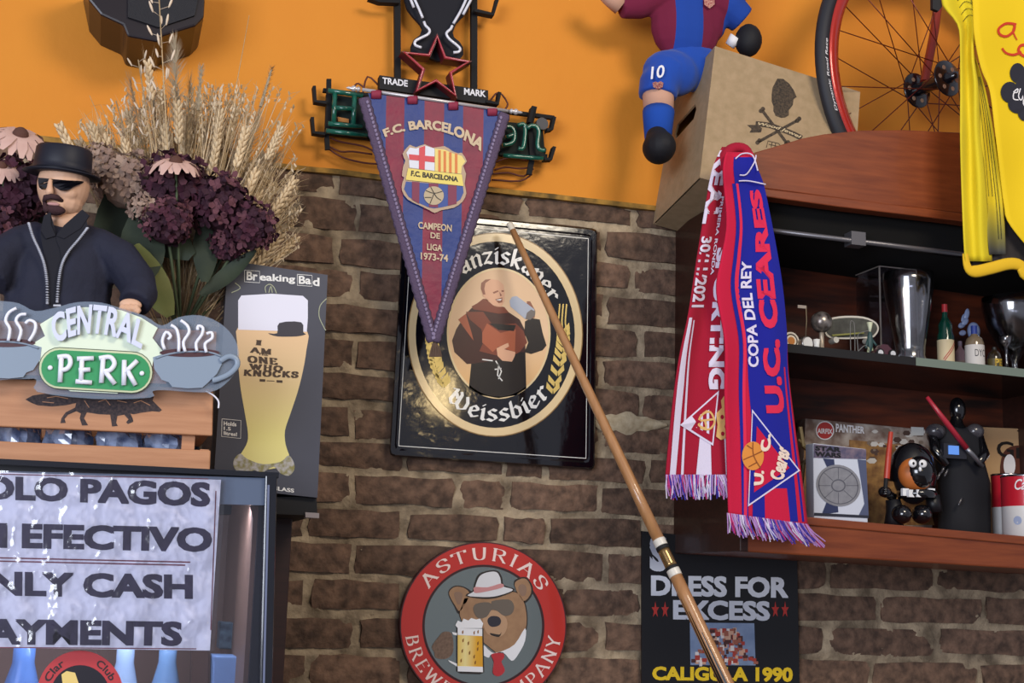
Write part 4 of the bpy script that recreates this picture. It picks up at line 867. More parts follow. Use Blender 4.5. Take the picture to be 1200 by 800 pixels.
# clear display case behind it
t = thing('display_case', stand(1050, 320, -.12, zshelf)[0], 'clear acrylic display case behind the tall beer glass', 'case')
b, h = stand(1033, 312, -.16, zshelf); mb = MB().box(b, b+Vector((.085, .09, h))); mb.build('case_body', Mfilm('case_film', '#E4DFE2', .02, .05), t)
ed = M('acrylic_edge', '#8D837C', .3)
for dx, dy in ((0, 0), (.085, 0)): mb = MB().box(b+Vector((dx-.0012, -.0012, 0)), b+Vector((dx+.0012, .0012, h))); mb.build('case_edge', ed, t)
mb = MB().box(b+Vector((0, -.001, h-.001)), b+Vector((.085, .001, h+.001))).build('case_edge', ed, t); mb = MB().box(b+Vector((-.001, 0, h-.001)), b+Vector((.001, .09, h+.001))).build('case_edge', ed, t)
# disc, bell, flag, ball, board ...
b, h = stand(927, 384, -.24, zshelf); t = thing('round_coaster', b, 'round white and orange ringed coaster at left end of the glass shelf', 'coaster')
kk = m(-.24); c0 = b+Vector((0, 0, 11*kk))
for r, c, n_, d in ((11.3, '#D8CFC0', 'disc', 0), (9, '#3A2A22', 'ring_print', .0006), (7.2, '#E6D9C4', 'ring_print', .001), (5, '#C07A34', 'centre_print', .0014)):
    MB().lathe([(0, -d), (r*kk, -d), (r*kk, .003), (0, .003)], c0, (0, 1, 0), 24).build(n_, M('coaster'+c[1:], c, .5), t)
b, h = stand(947, 386, -.25, zshelf); t = thing('bell_lantern', b, 'small white faced silver trinket beside the ringed coaster', 'trinket')
c0 = b+Vector((0, 0, 9*kk)); MB().lathe([(0, 0), (8.5*kk, 0), (9.2*kk, .004), (9*kk, .016), (0, .016)], c0, (-.2, 1, 0), 20).build('drum', M('trinket_silver', '#9A938E', .3, metal=.8), t, True)
MB().lathe([(0, -.001), (7.6*kk, -.001), (7.6*kk, .001), (0, .001)], c0, (-.2, 1, 0), 20).build('face', M('trinket_white', '#DCDAD6', .4), t)
MB().lathe([(0, 0), (4*kk, 0), (3.4*kk, 7*kk), (4.4*kk, 14*kk), (0, 15*kk)], b+Vector((10.5*kk, -.004, 0)), seg=12).build('side_knob', M('trinket_white', '#DCDAD6'), t, True)
b, h = stand(944, 358, -.2, zshelf); t = thing('toy_flag', b, 'thin brass wire with a tiny flag standing behind the silver trinket', 'flag')
MB().tube([b, b+Vector((0, 0, h*.3)), b+Vector((.003, 0, h*.7)), b+Vector((.002, 0, h))], .0009, 6).build('wire', M('brass_wire', '#A8987C', .4, metal=.5), t)
MB().box(b+Vector((-.016, -.0006, h-.006)), b+Vector((.003, .0006, h))).build('flag_cloth', M('flag_pale', '#A79A90', .6), t)
b, h = stand(963, 365, -.25, zshelf); t = thing('silver_globe', b, 'mottled silver ball trophy on a small stand at left of the glass shelf', 'trophy')
MB().ell(b+Vector((0, 0, h-13.5*kk)), 13.5*kk, seg=20, rings=14).build('ball', M('mottled_silver', '#9B928B', .3, metal=.7, noi=.9, ns=70, col2='#4A403C'), t, True)
MB().lathe([(0, 0), (9*kk, 0), (8*kk, .004), (3*kk, .008), (3*kk, h-25*kk), (7*kk, h-22*kk), (0, h-22*kk)], b, seg=16).build('stand', M('trophy_base', '#A79886', .4, metal=.4), t, True)
b, h = stand(1003, 366, -.2, zshelf); t = thing('toy_skateboard', b, 'toy skateboard deck with white edge lying behind the silver ball', 'toy')
dk = [(972, 373), (990, 370), (1012, 371), (1026, 377), (1030, 385), (1026, 393), (1018, 396), (980, 397), (968, 392), (966, 380)]
MB().slab(cr(dk, 3, True), -.2, .004).build('deck_edge', M('deck_white', '#C9C2B6', .4), t); cx, cy = 999, 384
MB().slab([(cx+(u-cx)*.94, cy+(v-cy)*.84) for u, v in cr(dk, 3, True)], -.201, .003).build('deck', M('deck_dark', '#35322F', .4, noi=.7, ns=60, col2='#55564E'), t)
MB().tube([at(975, 393, -.205), at(1012, 390, -.205)], .002, 6).build('deck_stripe', M('deck_lime', '#8C8A4A', .5), t)
for u in (980, 1020): MB().lathe([(0, 0), (.006, 0), (.006, .02), (0, .02)], at(u, 398, -.21), (0, 1, 0), 12).build('wheel', M('deck_white', '#C9C2B6'), t)
b, h = stand(997, 376, -.26, zshelf); t = thing('wire_easel', b, 'thin bent wire stand before the toy skateboard', 'stand')
for pts in (((0, 0), (0, .9), (.25, 1.), (.5, .85), (.5, .05)), ((.9, .05), (.9, .6), (2.2, .75)), ((.9, .1), (1.8, .3), (2.3, .05))):
    MB().tube([b+Vector((x*.018, 0, max(.001, z*h))) for x, z in cr(pts, 3)], .0009, 6).build('wire', M('wire_grey', '#8C8A86', .35, metal=.6), t)
b, h = stand(1020, 377, -.24, zshelf); t = thing('tiny_figurine', b, 'tiny dark green and cream figurine left of the tall beer glass', 'figurine')
mb = MB(); mb.ell(b+Vector((0, 0, h*.45)), (.006, .005, h*.3)); mb.tube([b+Vector((-.005, 0, h*.5)), b+Vector((-.012, -.004, h*.25))], .0022, 8); mb.tube([b+Vector((.005, 0, h*.5)), b+Vector((.011, -.004, h*.35))], .0022, 8); mb.build('body', M('fig_green', '#2F4A4A', .5), t, True)
MB().lathe([(0, h*.7), (.002, h*.72), (.006, h*.98), (0, h)], b, seg=10).build('cream_top', M('fig_cream', '#C9CDB0', .5), t, True)
for s_ in (-1, 1): MB().tube([b+Vector((s_*.003, 0, h*.3)), b+Vector((s_*.006, 0, .001))], .0024, 8).build('leg', M('fig_pale', '#A7B08C', .5), t)
b, h = stand(1038, 392, -.25, zshelf); t = thing('toy_car', b, 'tiny dark red and silver toy car by the foot of the tall beer glass', 'toy car')
MB().prism([b+Vector((x, -.008, z)) for x, z in ((-.026, .006), (.016, .006), (.018, .014), (.008, .018), (.0, .026), (-.012, .026), (-.018, .018), (-.027, .014))], (0, .018, 0)).build('car_body', M('car_maroon', '#4A2630', .3, coat=.5), t)
for x in (-.018, .009):
    MB().lathe([(0, -.002), (.0085, -.002), (.0085, .003), (0, .003)], b+Vector((x, -.009, .0086)), (0, 1, 0), 16).build('tyre', black, t); MB().lathe([(0, -.001), (.0055, -.001), (.0055, 0), (0, 0)], b+Vector((x, -.0112, .0086)), (0, 1, 0), 12).build('wheel_hub', M('hub_white', '#C9C9CC', .3), t)
def bottle(u, vt, Y, w_, name, label, body, capm, labm, prof, caph, lab=None, txt=None):
    b, h = stand(u, vt, Y, zshelf); k = m(Y); t = thing(name, b, label, 'bottle')
    MB().lathe([(r*w_*k, z*h) for r, z in prof], b, seg=20).build('body', body, t, True)
    MB().lathe([(0, (1-caph)*h), (.34*w_*k, (1-caph)*h), (.34*w_*k, h), (0, h)], b, seg=16).build('cap', capm, t)
    z0, z1 = lab
    mb = MB(); mb.lathe([(w_*k*1.02, z0*h), (w_*k*1.02, z1*h)], b, seg=24); mb.build('paper_label', labm, t, True)
    return t, b, h, k
P_ = [(0, 0), (.95, 0), (1, .03), (1, .5), (.8, .58), (.86, .68), (.5, .76), (.32, .82), (.32, .94)]
t, b, h, k = bottle(1109, 357, -.21, 10.5, 'green_bottle', 'small green glass bottle with red cap and striped label', M('bottle_green', '#0E4A3A', .08, coat=.8, noi=.5, ns=30, col2='#04251E'), M('cap_red', '#B3262C', .4), M('label_cream', '#C9B894', .6), P_, .12, (.04, .44))
for d in (0, .006): 
    mb = MB(); mb.add([b+Vector((math.sin(a)*10.9*k, -math.cos(a)*10.9*k, (.06+.34*(a+1.)/2.)*h+d2)) for a in [-.9+i*.2 for i in range(10)] for d2 in (d, d+.003)], [(2*i, 2*i+2, 2*i+3, 2*i+1) for i in range(9)]); mb.build('red_stripe', M('label_red', '#A8433A', .5), t)
t, b, h, k = bottle(1143, 382, -.23, 12, 'miniature_bottle', 'clear miniature spirit bottle with blue cap and white label', M('bottle_amber', '#7A6A55', .08, coat=.7), M('cap_blue', '#2A3F8E', .35), M('label_white', '#C6C2BE', .6), [(0, 0), (.95, 0), (1, .04), (1, .6), (.85, .7), (.4, .78), (.32, .82), (.32, .9)], .2, (.05, .55))
mb = MB(); T(mb, 'DYC', lambda x, y: (x, y), lambda x, y, hh_: b+Vector((math.sin((x-.5)*1.2)*12.4*k, -math.cos((x-.5)*1.2)*12.4*k, (.28+.16*y)*h))); mb.build('lettering', M('label_ink', '#2A2A30', .5), t)
t, b, h, k = bottle(1126, 400, -.17, 8, 'pale_miniature', 'small pinkish bottle half hidden between green and blue capped ones', M('bottle_pink', '#8E7074', .15, coat=.5), M('cap_grey2', '#7A6A78', .4), M('label_dull', '#8A7266', .6), P_, .14, (.1, .4))
t, b, h, k = bottle(1166, 407, -.24, 9, 'dark_miniature', 'short dark bottle with yellow print right of the blue capped one', M('bottle_dark', '#2A2218', .12, coat=.6), M('cap_dark', '#1A1816', .4), M('label_olive', '#4A4020', .5), [(0, 0), (.95, 0), (1, .1), (1, .55), (.8, .75), (.4, .85), (.32, .9)], .16, (.1, .5))
mb = MB(); T(mb, 'PE', lambda x, y: (x, y), lambda x, y, hh_: b+Vector((math.sin((x-.5)*1.2)*9.4*k, -math.cos((x-.5)*1.2)*9.4*k, (.18+.3*y)*h)), bold=.03); mb.build('lettering', M('print_gold', '#C9A83A', .5), t)
b, h = stand(1136, 357, -.15, zshelf); t = thing('winged_figurine', b, 'pale blue winged figurine rising behind the miniature bottles', 'figurine'); k = m(-.15)
wing = M('pale_blue_ceramic', '#8A98BC', .35, coat=.4)
for i, (du, v, l, an) in enumerate(((-4, 372, 15, 120), (-7, 381, 12, 150), (-6, 390, 11, 165), (-1, 368, 16, 105), (-3, 377, 13, 135))):
    c = at(1134+du, v, -.15-.002*i); MB().ell(c, (l*.5*k, .003, 3.6*k), rot=(0, math.radians(an), 0), seg=12, rings=8).build('feather', wing, t, True)
mb = MB(); mb.ell(at(1141, 388, -.15), (9*k, .01, 12*k)); mb.tube([b, b+Vector((.004, 0, h*.5))], [.012, .008], 12); mb.build('body', wing, t, True)
gf = cgf
def stem_glass(u, vt, Y, r, name, label, pr):
    b, h = stand(u, vt, Y, zshelf); k = m(Y); o = MB().lathe([(a*r*k, z*h) for a, z in pr], b, seg=32).build(name, gf, smooth=True); return tag(o, label, 'glass'), b, h, k
stem_glass(1180, 394, -.25, 8, 'shot_glass', 'small clear stemmed glass in front of the goblet', [(0, 0), (.8, 0), (.85, .03), (.3, .1), (.22, .3), (.24, .7), (.9, .82), (1, .97), (.93, 1), (.8, .86), (0, .74)])
o, b, h, k = stem_glass(1190, 350, -.17, 39, 'goblet', 'large clear goblet with gold roman numeral at right edge of the glass shelf', [(0, 0), (.6, 0), (.6, .02), (.1, .06), (.1, .22), (.5, .4), (.85, .65), (1, .88), (1, 1), (.96, 1), (.96, .88), (.8, .66), (.45, .43), (0, .36)])
t = thing('goblet_print', b, 'gold numeral print on the large goblet', 'print') if False else None
mb = MB(); T(mb, 'XI', lambda x, y: (x, y), lambda x, y, hh_: b+Vector((math.sin(-.1+x*.45)*39.6*k, -math.cos(-.1+x*.45)*39.6*k, (.66+.2*y)*h)), bold=.03)
W[o.name] = Vector(o.location); mb.build('gold_print', M('goblet_gold', '#B59A5A', .4, metal=.4), o)
# ------------------------------------------------------------ lower shelf
V2 = K(920, 440, 4)
def boxon(name, label, cat, quad, Y, d, mt):
    """card box standing on the board: px quad bl br tr tl, bottom dropped to the board"""
    q = [at(u, v, Y) for u, v in quad]
    for i in (0, 1): q[i].z = zboard(q[i].x, Y)
    t = thing(name, (q[0]+q[1])/2, label, cat); bev(MB().hexa(*q, (0, d, 0)).build('carton', mt, t), .0015); return t
t = boxon('model_kit_box', 'long cream and brown model kit box behind the dark toy figures', 'box', [(938, 600), (1092, 612), (1095, 504), (944, 490)], -.07, .035, M('kit_sky', '#B9AEA4', .5, noi=.9, ns=25, col2='#6E574C'))
Sk = P(-.0706)
MB().flat([V2((300, 300), (600, 330), (700, 700), (300, 700)), V2((90, 340), (300, 330), (300, 690), (90, 680))], Sk, 0, 0).build('ground_print', M('kit_sand', '#A9804A', .6, noi=.9, ns=40, col2='#6E4A2C'), t)
mb = MB(); rp = random.Random(9)
for i in range(26):
    x = rp.uniform(400, 660); y = rp.uniform(255, 400); a = rp.uniform(8, 26)
    mb.flat([V2(*[(x+a*math.cos(q*1.05)*rp.uniform(.7, 1.2), y+a*.6*math.sin(q*1.05)) for q in range(6)])], Sk, .0003+i*.00001, rp.randrange(3))
mb.build('scene_print', [M('kp%d' % i, c, .5) for i, c in enumerate(('#7A6A5E', '#4E3A34', '#C9C4BE'))], t)
MB().flat([V2(*ellp(187, 257, 43, 44, 28))], Sk, .0012).build('badge_rim', white, t); MB().flat([V2(*ellp(187, 257, 38, 39, 28))], Sk, .0015).build('badge', M('badge_red', '#B0302E', .4), t)
mb = MB(); T(mb, 'AIRFIX', band(V2((152, 270), (222, 274)), V2((152, 246), (222, 250))), Sk, .0018, bold=.03); T(mb, 'PANTHER', band(V2((238, 264), (372, 272)), V2((238, 224), (372, 240))), Sk, .0018, bold=.03); mb.build('lettering', white, t)
MB().flat([V2((590, 240), (650, 243), (650, 280), (592, 280))], Sk, .0012).build('price_tag', M('tag_white', '#C9C9C6', .5), t)
# brass object
b, h = stand(941, 493, -.2, zboard); t = thing('brass_ornament', b, 'small brass hinged ornament half hidden behind the scarf', 'ornament'); brs = M('dull_brass', '#8A7A56', .35, metal=.5)
for pts, r in ([V2((70, 240), (85, 330), (125, 370), (85, 415), (70, 560), (65, 640)), .0045], [V2((60, 300), (110, 340)), .003], [V2((95, 400), (60, 430)), .003]):
    MB().tube([at(u, v, -.2) for u, v in pts], r, 8).build('brass_arm', brs, t)
MB().lathe([(0, 0), (.014, 0), (.012, .006), (0, .008)], b, seg=16).build('foot', brs, t, True)
# space toy box
t = boxon('toy_box', 'small white and blue toy box with a grey round spacecraft print', 'box', [(954, 604), (1017, 607), (1015, 526), (953, 519)], -.262, .03, M('toybox_white', '#C6CBD8', .45))
St = P(-.2626)
MB().flat([V2((134, 320), (380, 346), (380, 392), (134, 385))], St).build('band_print', M('toybox_band', '#3A3F5E', .4, noi=.8, ns=60, col2='#7A6A78'), t)
MB().flat([V2((178, 388), (230, 392), (250, 640), (172, 650), (230, 500))], St, .0002).build('stripe_print', M('toybox_navy', '#2E3658', .4), t)
MB().flat([V2((340, 392), (380, 396), (392, 660), (345, 655), (372, 600))], St, .0002).build('side_print', M('toybox_slate', '#4E5570', .4), t)
shp = M('craft_grey', '#8B8B90', .5, noi=.6, ns=90, col2='#75757C')
mb = MB(); mb.flat([V2(*ellp(250, 515, 106, 96, 36, rot=-25))], St, .0004); mb.build('craft_print', shp, t)
mb = MB(); mb.strip(V2(*ellp(250, 515, 96, 86, 36, rot=-25)), V2(*ellp(250, 515, 91, 82, 36, rot=-25)), St, .0006); mb.strip(V2(*ellp(250, 515, 34, 30, 24)), V2(*ellp(250, 515, 28, 24, 24)), St, .0006)
for a in range(0, 360, 45):
    c_, s_ = math.cos(math.radians(a)), math.sin(math.radians(a)); mb.flat([V2(*p) for p in ribbon([(250+36*c_, 515+32*s_), (250+94*c_, 515+84*s_)], 3)], St, .0006)
mb.build('craft_lines', M('craft_dark', '#55555E', .5), t)
mb = MB(); T(mb, 'STAR', band(V2((140, 350), (262, 360)), V2((142, 328), (262, 336))), St, .0006, bold=.05); T(mb, 'WARS', band(V2((140, 378), (262, 386)), V2((140, 354), (262, 363))), St, .0006, bold=.05); mb.build('lettering', M('toybox_ink', '#15151C', .4), t)
MB().flat([V2((136, 642), (392, 655), (392, 668), (136, 656))], St, .0004).build('foot_print', M('toybox_foot', '#2A2C38', .4), t)
# round hooded toy
bt = M('toy_black', '#0E0E12', .16, coat=.8); ot = M('toy_orange', '#B5652C', .5); er = M('toy_white', '#E4E4E6', .3)
b, h = stand(1072, 516, -.235, zboard); k = m(-.235); Sv = lambda u, v, d=0.: at(*V2((u, v))[0], -.235-d)
t = thing('round_hooded_toy', b, 'black round hooded toy with googly eyes, holding a red stick', 'toy')
mb = MB(); mb.ell(Sv(600, 460), (26*k, 22*k, 38*k), seg=20, rings=14); mb.tube([Sv(505, 580), Sv(515, 640), b+Vector((-30*k, 0, 2*k))], [9*k, 11*k, 12*k], 10); mb.tube([Sv(690, 560), Sv(700, 640)], [9*k, 10*k], 10); mb.build('cloak', M('cloak_black', '#121217', .45), t, True)
mb = MB(); mb.lathe([(30*k, -24*k), (31*k, -12*k), (28*k, 0), (25*k, 10*k), (18*k, 20*k), (8*k, 26*k), (0, 27*k)], Sv(596, 415, -.010), (.05, -.12, 1), 28); mb.build('hood', bt, t, True)
MB().ell(Sv(612, 462, .018), (23*k, 16*k, 22*k), seg=20, rings=14).build('orange_body', ot, t, True)
MB().ell(Sv(632, 452, .028), (18.5*k, 15*k, 20*k), seg=18, rings=12).build('black_face', bt, t, True)
for u, v in ((598, 411), (646, 413)):
    e = MB().ell(Sv(u, v, .048), (5.6*k, 3*k, 5.2*k), seg=16, rings=10).build('eye', er, t, True)
    MB().ell(Sv(u+ (4 if u < 620 else -4), v, .048+2.6*k), (1.7*k, 1*k, 1.9*k), seg=8, rings=6).build('pupil', black, e, True)
MB().ell(Sv(633, 438, .052), (2*k, 2*k, 3*k)).build('nose', er, t, True)
for i, u in enumerate((562, 590, 628, 664, 684)): MB().box(Sv(u-9, 562+ (0 if i in (0, 4) else 6), .045-.006*abs(i-2)**1.3), Sv(u+9, 530+(0 if i in (0, 4) else 6), .038-.006*abs(i-2)**1.3)).build('belt_button', er, t)
MB().lathe([(23*k, 0), (25*k, 4*k), (24*k, 9*k), (20*k, 10*k)], Sv(618, 575, .012), seg=24).build('belt', bt, t, True)
for u in (545, 640): MB().ell(Sv(u, 650, .018), (12*k, 14*k, 12*k)).build('foot', bt, t, True)
mb = MB(); mb.ell(Sv(468, 545, .01), (9*k, 7*k, 7*k)); mb.tube([Sv(468, 545, .01), Sv(505, 570)], [5*k, 6*k], 8); mb.build('arm', bt, t, True)
for i in range(3): MB().tube([Sv(456, 535+i*10, .02), Sv(480, 533+i*10, .026)], 1.6*k, 6).build('finger', bt, t, True)
MB().tube([Sv(470, 530, .015), Sv(474, 480, .015)], 2.6*k, 8).build('stick_handle', black, t); MB().tube([Sv(476, 482, .015), Sv(484, 380, .015), Sv(496, 264, .015)], [3.8*k, 3.6*k, 2.8*k], 10).build('red_stick', M('stick_orange_red', '#B23A26', .35), t)
# tall cloaked figure
b, h = stand(1124, 463, -.17, zboard); k = m(-.17); Sw = lambda u, v, d=0.: at(*V2((u, v))[0], -.17-d)
t = thing('cloaked_figure', b, 'tall black cloaked toy figure with a long red rod across its chest', 'toy')
mb = MB(); q = []
for u0, u1, v in ((700, 880, 240), (690, 930, 290), (690, 955, 400), (700, 985, 500), (710, 985, 600), (700, 985, 700)):
    q.append((u0, u1, v))
vs = []; n = 18
for u0, u1, v in q:
    c = Sw((u0+u1)/2, v); rx = (u1-u0)/8*k
    for j in range(n): a = 2*math.pi*j/n; vs.append(c+Vector((rx*math.cos(a)*(1+.05*math.sin(5*a)), (.6*rx if v > 250 else .4*rx)*math.sin(a)*(1+.1*math.cos(7*a)), 0)))
for j in range(n): vs[-n+j].z = b.z
mb.add(vs, [(i*n+j, (i+1)*n+j, (i+1)*n+(j+1) % n, i*n+(j+1) % n) for i in range(len(q)-1) for j in range(n)]+[tuple(range(n-1, -1, -1)), tuple(range((len(q)-1)*n, len(q)*n))]); mb.build('cloak', M('cape_cloth', '#0F1018', .8), t, True)
MB().ell(Sw(808, 160, .004), (10.5*k, 10*k, 16*k), seg=18, rings=12).build('head', bt, t, True)
MB().lathe([(12*k, 0), (9*k, 5*k), (7*k, 12*k), (6*k, 16*k)], Sw(803, 245, .004), seg=12).build('neck', bt, t, True)
sg = M('shoulder_grey', '#3E3C42', .25, coat=.6)
for u, v, r in ((705, 262, 13), (890, 262, 12)): MB().ell(Sw(u, v, .012), (r*k, r*.9*k, 10*k)).build('shoulder', sg, t, True)
MB().box(Sw(745, 385, .05), Sw(835, 325, .04)).build('chest_box', M('chest_grey', '#25262E', .3), t); MB().box(Sw(768, 368, .052), Sw(812, 330, .050)).build('chest_light', M('chest_blue', '#5A8AD8', .3, emit=.4), t)
mb = MB(); mb.tube([Sw(690, 280, .01), Sw(700, 350, .03), Sw(760, 420, .045)], [7*k, 6.5*k, 5*k], 10); mb.build('arm', bt, t, True)
mb = MB(); mb.tube([Sw(905, 285, .01), Sw(935, 370, .03), Sw(905, 410, .05)], [7*k, 6.5*k, 5*k], 10); mb.build('arm', bt, t, True)
MB().tube([Sw(845, 335, .055), Sw(880, 372, .055), Sw(925, 425, .052)], [3*k, 3.2*k, 2.8*k], 10).build('rod_handle', M('rod_grey', '#7A7A80', .3, metal=.6), t, True)
MB().tube([Sw(665, 100, .06), Sw(760, 225, .058), Sw(850, 340, .055)], [2.3*k, 3.6*k, 3.6*k], 10).build('red_rod', M('rod_red', '#A82A3A', .3), t, True)
for u, v in ((735, 345), (720, 470), (740, 440), (755, 455), (820, 590)): MB().ell(Sw(u, v, .04), (1.6*k, 1.6*k, 6*k), rot=(0, .5, 0)).build('trim_piece', sg, t, True)
# soup cans
def can(u, vt, Y, r, name, label, txt=True):
    b, h = stand(u, vt, Y, zboard); k = m(Y); R_ = r*k; t = thing(name, b, label, 'can', None)
    MB().lathe([(0, 0), (R_*.97, 0), (R_, .002), (R_, .5*h)], b, seg=40).build('white_half', M('can_white', '#D8D6D4', .35), t, True)
    MB().lathe([(R_, .5*h), (R_, .97*h)], b, seg=40).build('red_half', M('can_red', '#BE1F30', .3, coat=.4), t, True)
    MB().lathe([(R_, .97*h), (R_*1.02, .985*h), (R_, h), (R_*.94, h), (R_*.93, .96*h), (0, .96*h)], b, seg=40).build('rim', chrome, t, True)
    if txt:
        cyl = lambda a0, a1, z0, z1: (lambda x, y, hh_: b+Vector((math.sin(a0+(a1-a0)*x)*(R_+.0004), -math.cos(a0+(a1-a0)*x)*(R_+.0004), (z0+(z1-z0)*y)*h)))
        I2 = lambda x, y: (x, y)
        mb = MB(); T(mb, "Campbell's", I2, cyl(-1.15, .6, .70, .93), shear=.35, bold=.012); T(mb, 'CONDENSED', I2, cyl(-.75, .2, .60, .635)); mb.build('lettering', white, t)
        mb = MB(); T(mb, 'Tomato', I2, cyl(-.65, .5, .2, .36), bold=.03); mb.build('lettering', M('can_ink_red', '#B03038', .4), t)
        mb = MB(); T(mb, 'SOUP', I2, cyl(-.25, .3, .08, .15), bold=.03); mb.build('lettering', M('can_ink', '#3A3A34', .4), t)
        mb = MB(); mb.add([cyl(-1.25, -.92, .2, .34)(.5+.5*math.cos(i*.524), .5+.5*math.sin(i*.524), 0) for i in range(12)], [tuple(range(12))]); mb.build('seal_print', M('seal_blue', '#9AA6C4', .4), t)
    return t
can(1207, 558, -.262, 33, 'soup_can', 'front red and white tomato soup can at the right edge')
can(1183, 556, -.15, 20, 'soup_can', 'smaller red and white can partly behind the front soup can', False)
# cream box with cartoon lettering
t = boxon('cream_box', 'cream box with brown print behind the red and white cans', 'box', [(1149, 610), (1245, 618), (1245, 504), (1149, 500)], -.07, .03, M('cream_card', '#C9A77C', .5, noi=.4, ns=8, col2='#B98E66'))
mb = MB(); T(mb, 'Gru', band([(1168, 535), (1215, 539)], [(1168, 516), (1215, 520)]), Sk, .0006, bold=.02); T(mb, 'THE', band([(1192, 511), (1225, 514)], [(1192, 504), (1225, 507)]), Sk, .0006, bold=.02); mb.build('lettering', M('ink_black2', '#1C1412', .5), t)
MB().flat([cr([(1172, 555), (1176, 530), (1190, 522), (1215, 524), (1230, 545), (1225, 580), (1180, 580)], 3, True)], Sk, .0004).build('brown_print', M('brown_print', '#5A3024', .5), t)
mb = MB(); mb.flat([ellp(1183, 545, 7, 13, 20), ellp(1205, 547, 7, 13, 20)], Sk, .0009); mb.build('oval_print', white, t)
# ------------------------------------------------------------ skull printed box leaning on the cabinet
tp, bt_, lb, rt = at(838, 54, -.30), at(820, 208, -.34), at(766, 258, -.12), at(1005, 112, -.30)
zz_ = lambda p: CAM+(p-CAM)*1.045
tp, bt_, lb, rt = zz_(tp), zz_(bt_), zz_(lb), zz_(rt)
e1 = tp-bt_; n1 = e1.normalized(); e2 = lb-bt_; e2 = e2-e2.dot(n1)*n1; n2 = e2.normalized(); e3 = rt-tp; e3 = e3-e3.dot(n1)*n1-e3.dot(n2)*n2; n3 = e3.normalized()
t = thing('skull_box', bt_, 'tan cardboard box with black skull and crossbones on top of the cabinet', 'box')
cb = M('cardboard_tan', '#AE9474', .85, noi=.5, ns=60, col2='#96805F', bump=.2, bs=200)
mb = MB(); th = .004
def pbox(mb, o, a, b, c): mb.add([o, o+a, o+a+b, o+b, o+c, o+a+c, o+a+b+c, o+b+c], [(0, 3, 2, 1), (4, 5, 6, 7), (0, 1, 5, 4), (1, 2, 6, 5), (2, 3, 7, 6), (3, 0, 4, 7)])
pbox(MB(), bt_, e1, e2, e3)
mb = MB(); pbox(mb, bt_, e3, e1, n2*th); mb.build('front_panel', cb, t)
mb = MB(); pbox(mb, bt_+e2-n2*th, e3, e1, n2*th); mb.build('back_panel', cb, t)
mb = MB(); pbox(mb, bt_+e3-n3*th+n2*th, e1, e2-n2*2*th, n3*th); mb.build('side_panel', cb, t)
mb = MB(); pbox(mb, bt_+n2*th+n3*th, e3-n3*2*th, e2-n2*2*th, n1*th); mb.build('bottom_panel', cb, t)
mb = MB(); pbox(mb, bt_+e1-n1*th+n2*th+n3*th, e3-n3*2*th, e2-n2*2*th, n1*th); mb.build('top_panel', cb, t)
# left panel with a hand slot
def on(p0, n, u, v):      # ray through a pixel onto plane
    d = RC @ Vector((u-600, 400-v, -F)); return CAM+d*((p0-CAM).dot(n)/d.dot(n))
L1 = e1.length; L2 = e2.length
sl = [(.36, .52), (.42, .50), (.72, .50), (.78, .53), (.78, .62), (.72, .65), (.42, .65), (.36, .62)]
rect = [(0, 0), (.5, 0), (1, 0), (1, .5), (1, 1), (.5, 1), (0, 1), (0, .5)]
slot = [(.30, .56), (.50, .56), (.70, .56), (.74, .62), (.70, .68), (.50, .68), (.30, .68), (.26, .62)]
p3 = lambda a, b, d=0.: bt_+n2*(th+(L2-2*th)*a)+n1*(L1*b)+n3*d
mb = MB(); n = 8
mb.add([p3(a, b) for a, b in rect]+[p3(a, b) for a, b in slot]+[p3(a, b, th) for a, b in rect]+[p3(a, b, th) for a, b in slot],
    [(i, (i+1) % n, (i+1) % n+n, i+n) for i in range(n)]+[(i+2*n, (i+1) % n+2*n, (i+1) % n+3*n, i+3*n) for i in range(n)]+[(i+n, (i+1) % n+n, (i+1) % n+3*n, i+3*n) for i in range(n)])
mb.build('slotted_panel', cb, t)
nf = -n2; SX = lambda u, v, h=0.: on(bt_+nf*h, nf, u, v); U5 = K(860, 50, 5); SU = lambda u, v, h=0.: SX(*U5((u, v))[0], h)
ik = M('stencil_black', '#2A241F', .8, noi=.8, ns=260, col2='#574838')
mb = MB(); q = [(222, 300), (228, 260), (255, 210), (290, 212), (325, 240), (352, 280), (368, 318), (350, 330), (345, 365), (322, 395), (322, 425), (300, 438), (278, 440), (245, 428), (232, 400), (232, 370), (222, 345)]
mb.flat([q], SU, .0006); mb.build('skull_print', ik, t)
mb = MB()
for a, b in (((165, 395), (312, 590)), ((378, 452), (145, 580))):
    mb.flat([p for p in ribbon([a, b], 17)], SU, .0006)
    for c in (a, b): mb.flat([ellp(c[0]-6, c[1]+4, 13, 13, 12), ellp(c[0]+5, c[1]-7, 13, 13, 12)], SU, .0006)
mb.flat([[(78, 482), (130, 482), (165, 500), (160, 525), (92, 526), (104, 505)]], SU, .0006)
c_ = cr([(128, 474), (200, 482), (270, 504), (340, 530), (398, 558)], 4); mb.flat(ribbon(c_, 30), SU, .0009); mb.build('crossbones_print', ik, t)
mb = MB(); T(mb, 'Wood Jewel', band(((138, 486), (262, 515), (386, 566)), ((142, 466), (272, 493), (398, 546))), SU, .0013, bold=.02, shear=.2); mb.build('lettering', M('stencil_pale', '#C9B48E', .7), t)
mb = MB()
for p in ([(190, 615), (200, 575), (262, 590), (275, 605)], [(205, 595), (262, 608)], [(225, 580), (218, 612)], [(245, 585), (240, 612)]): mb.flat(ribbon(p, 4), SU, .0006)
mb.build('grid_print', ik, t)
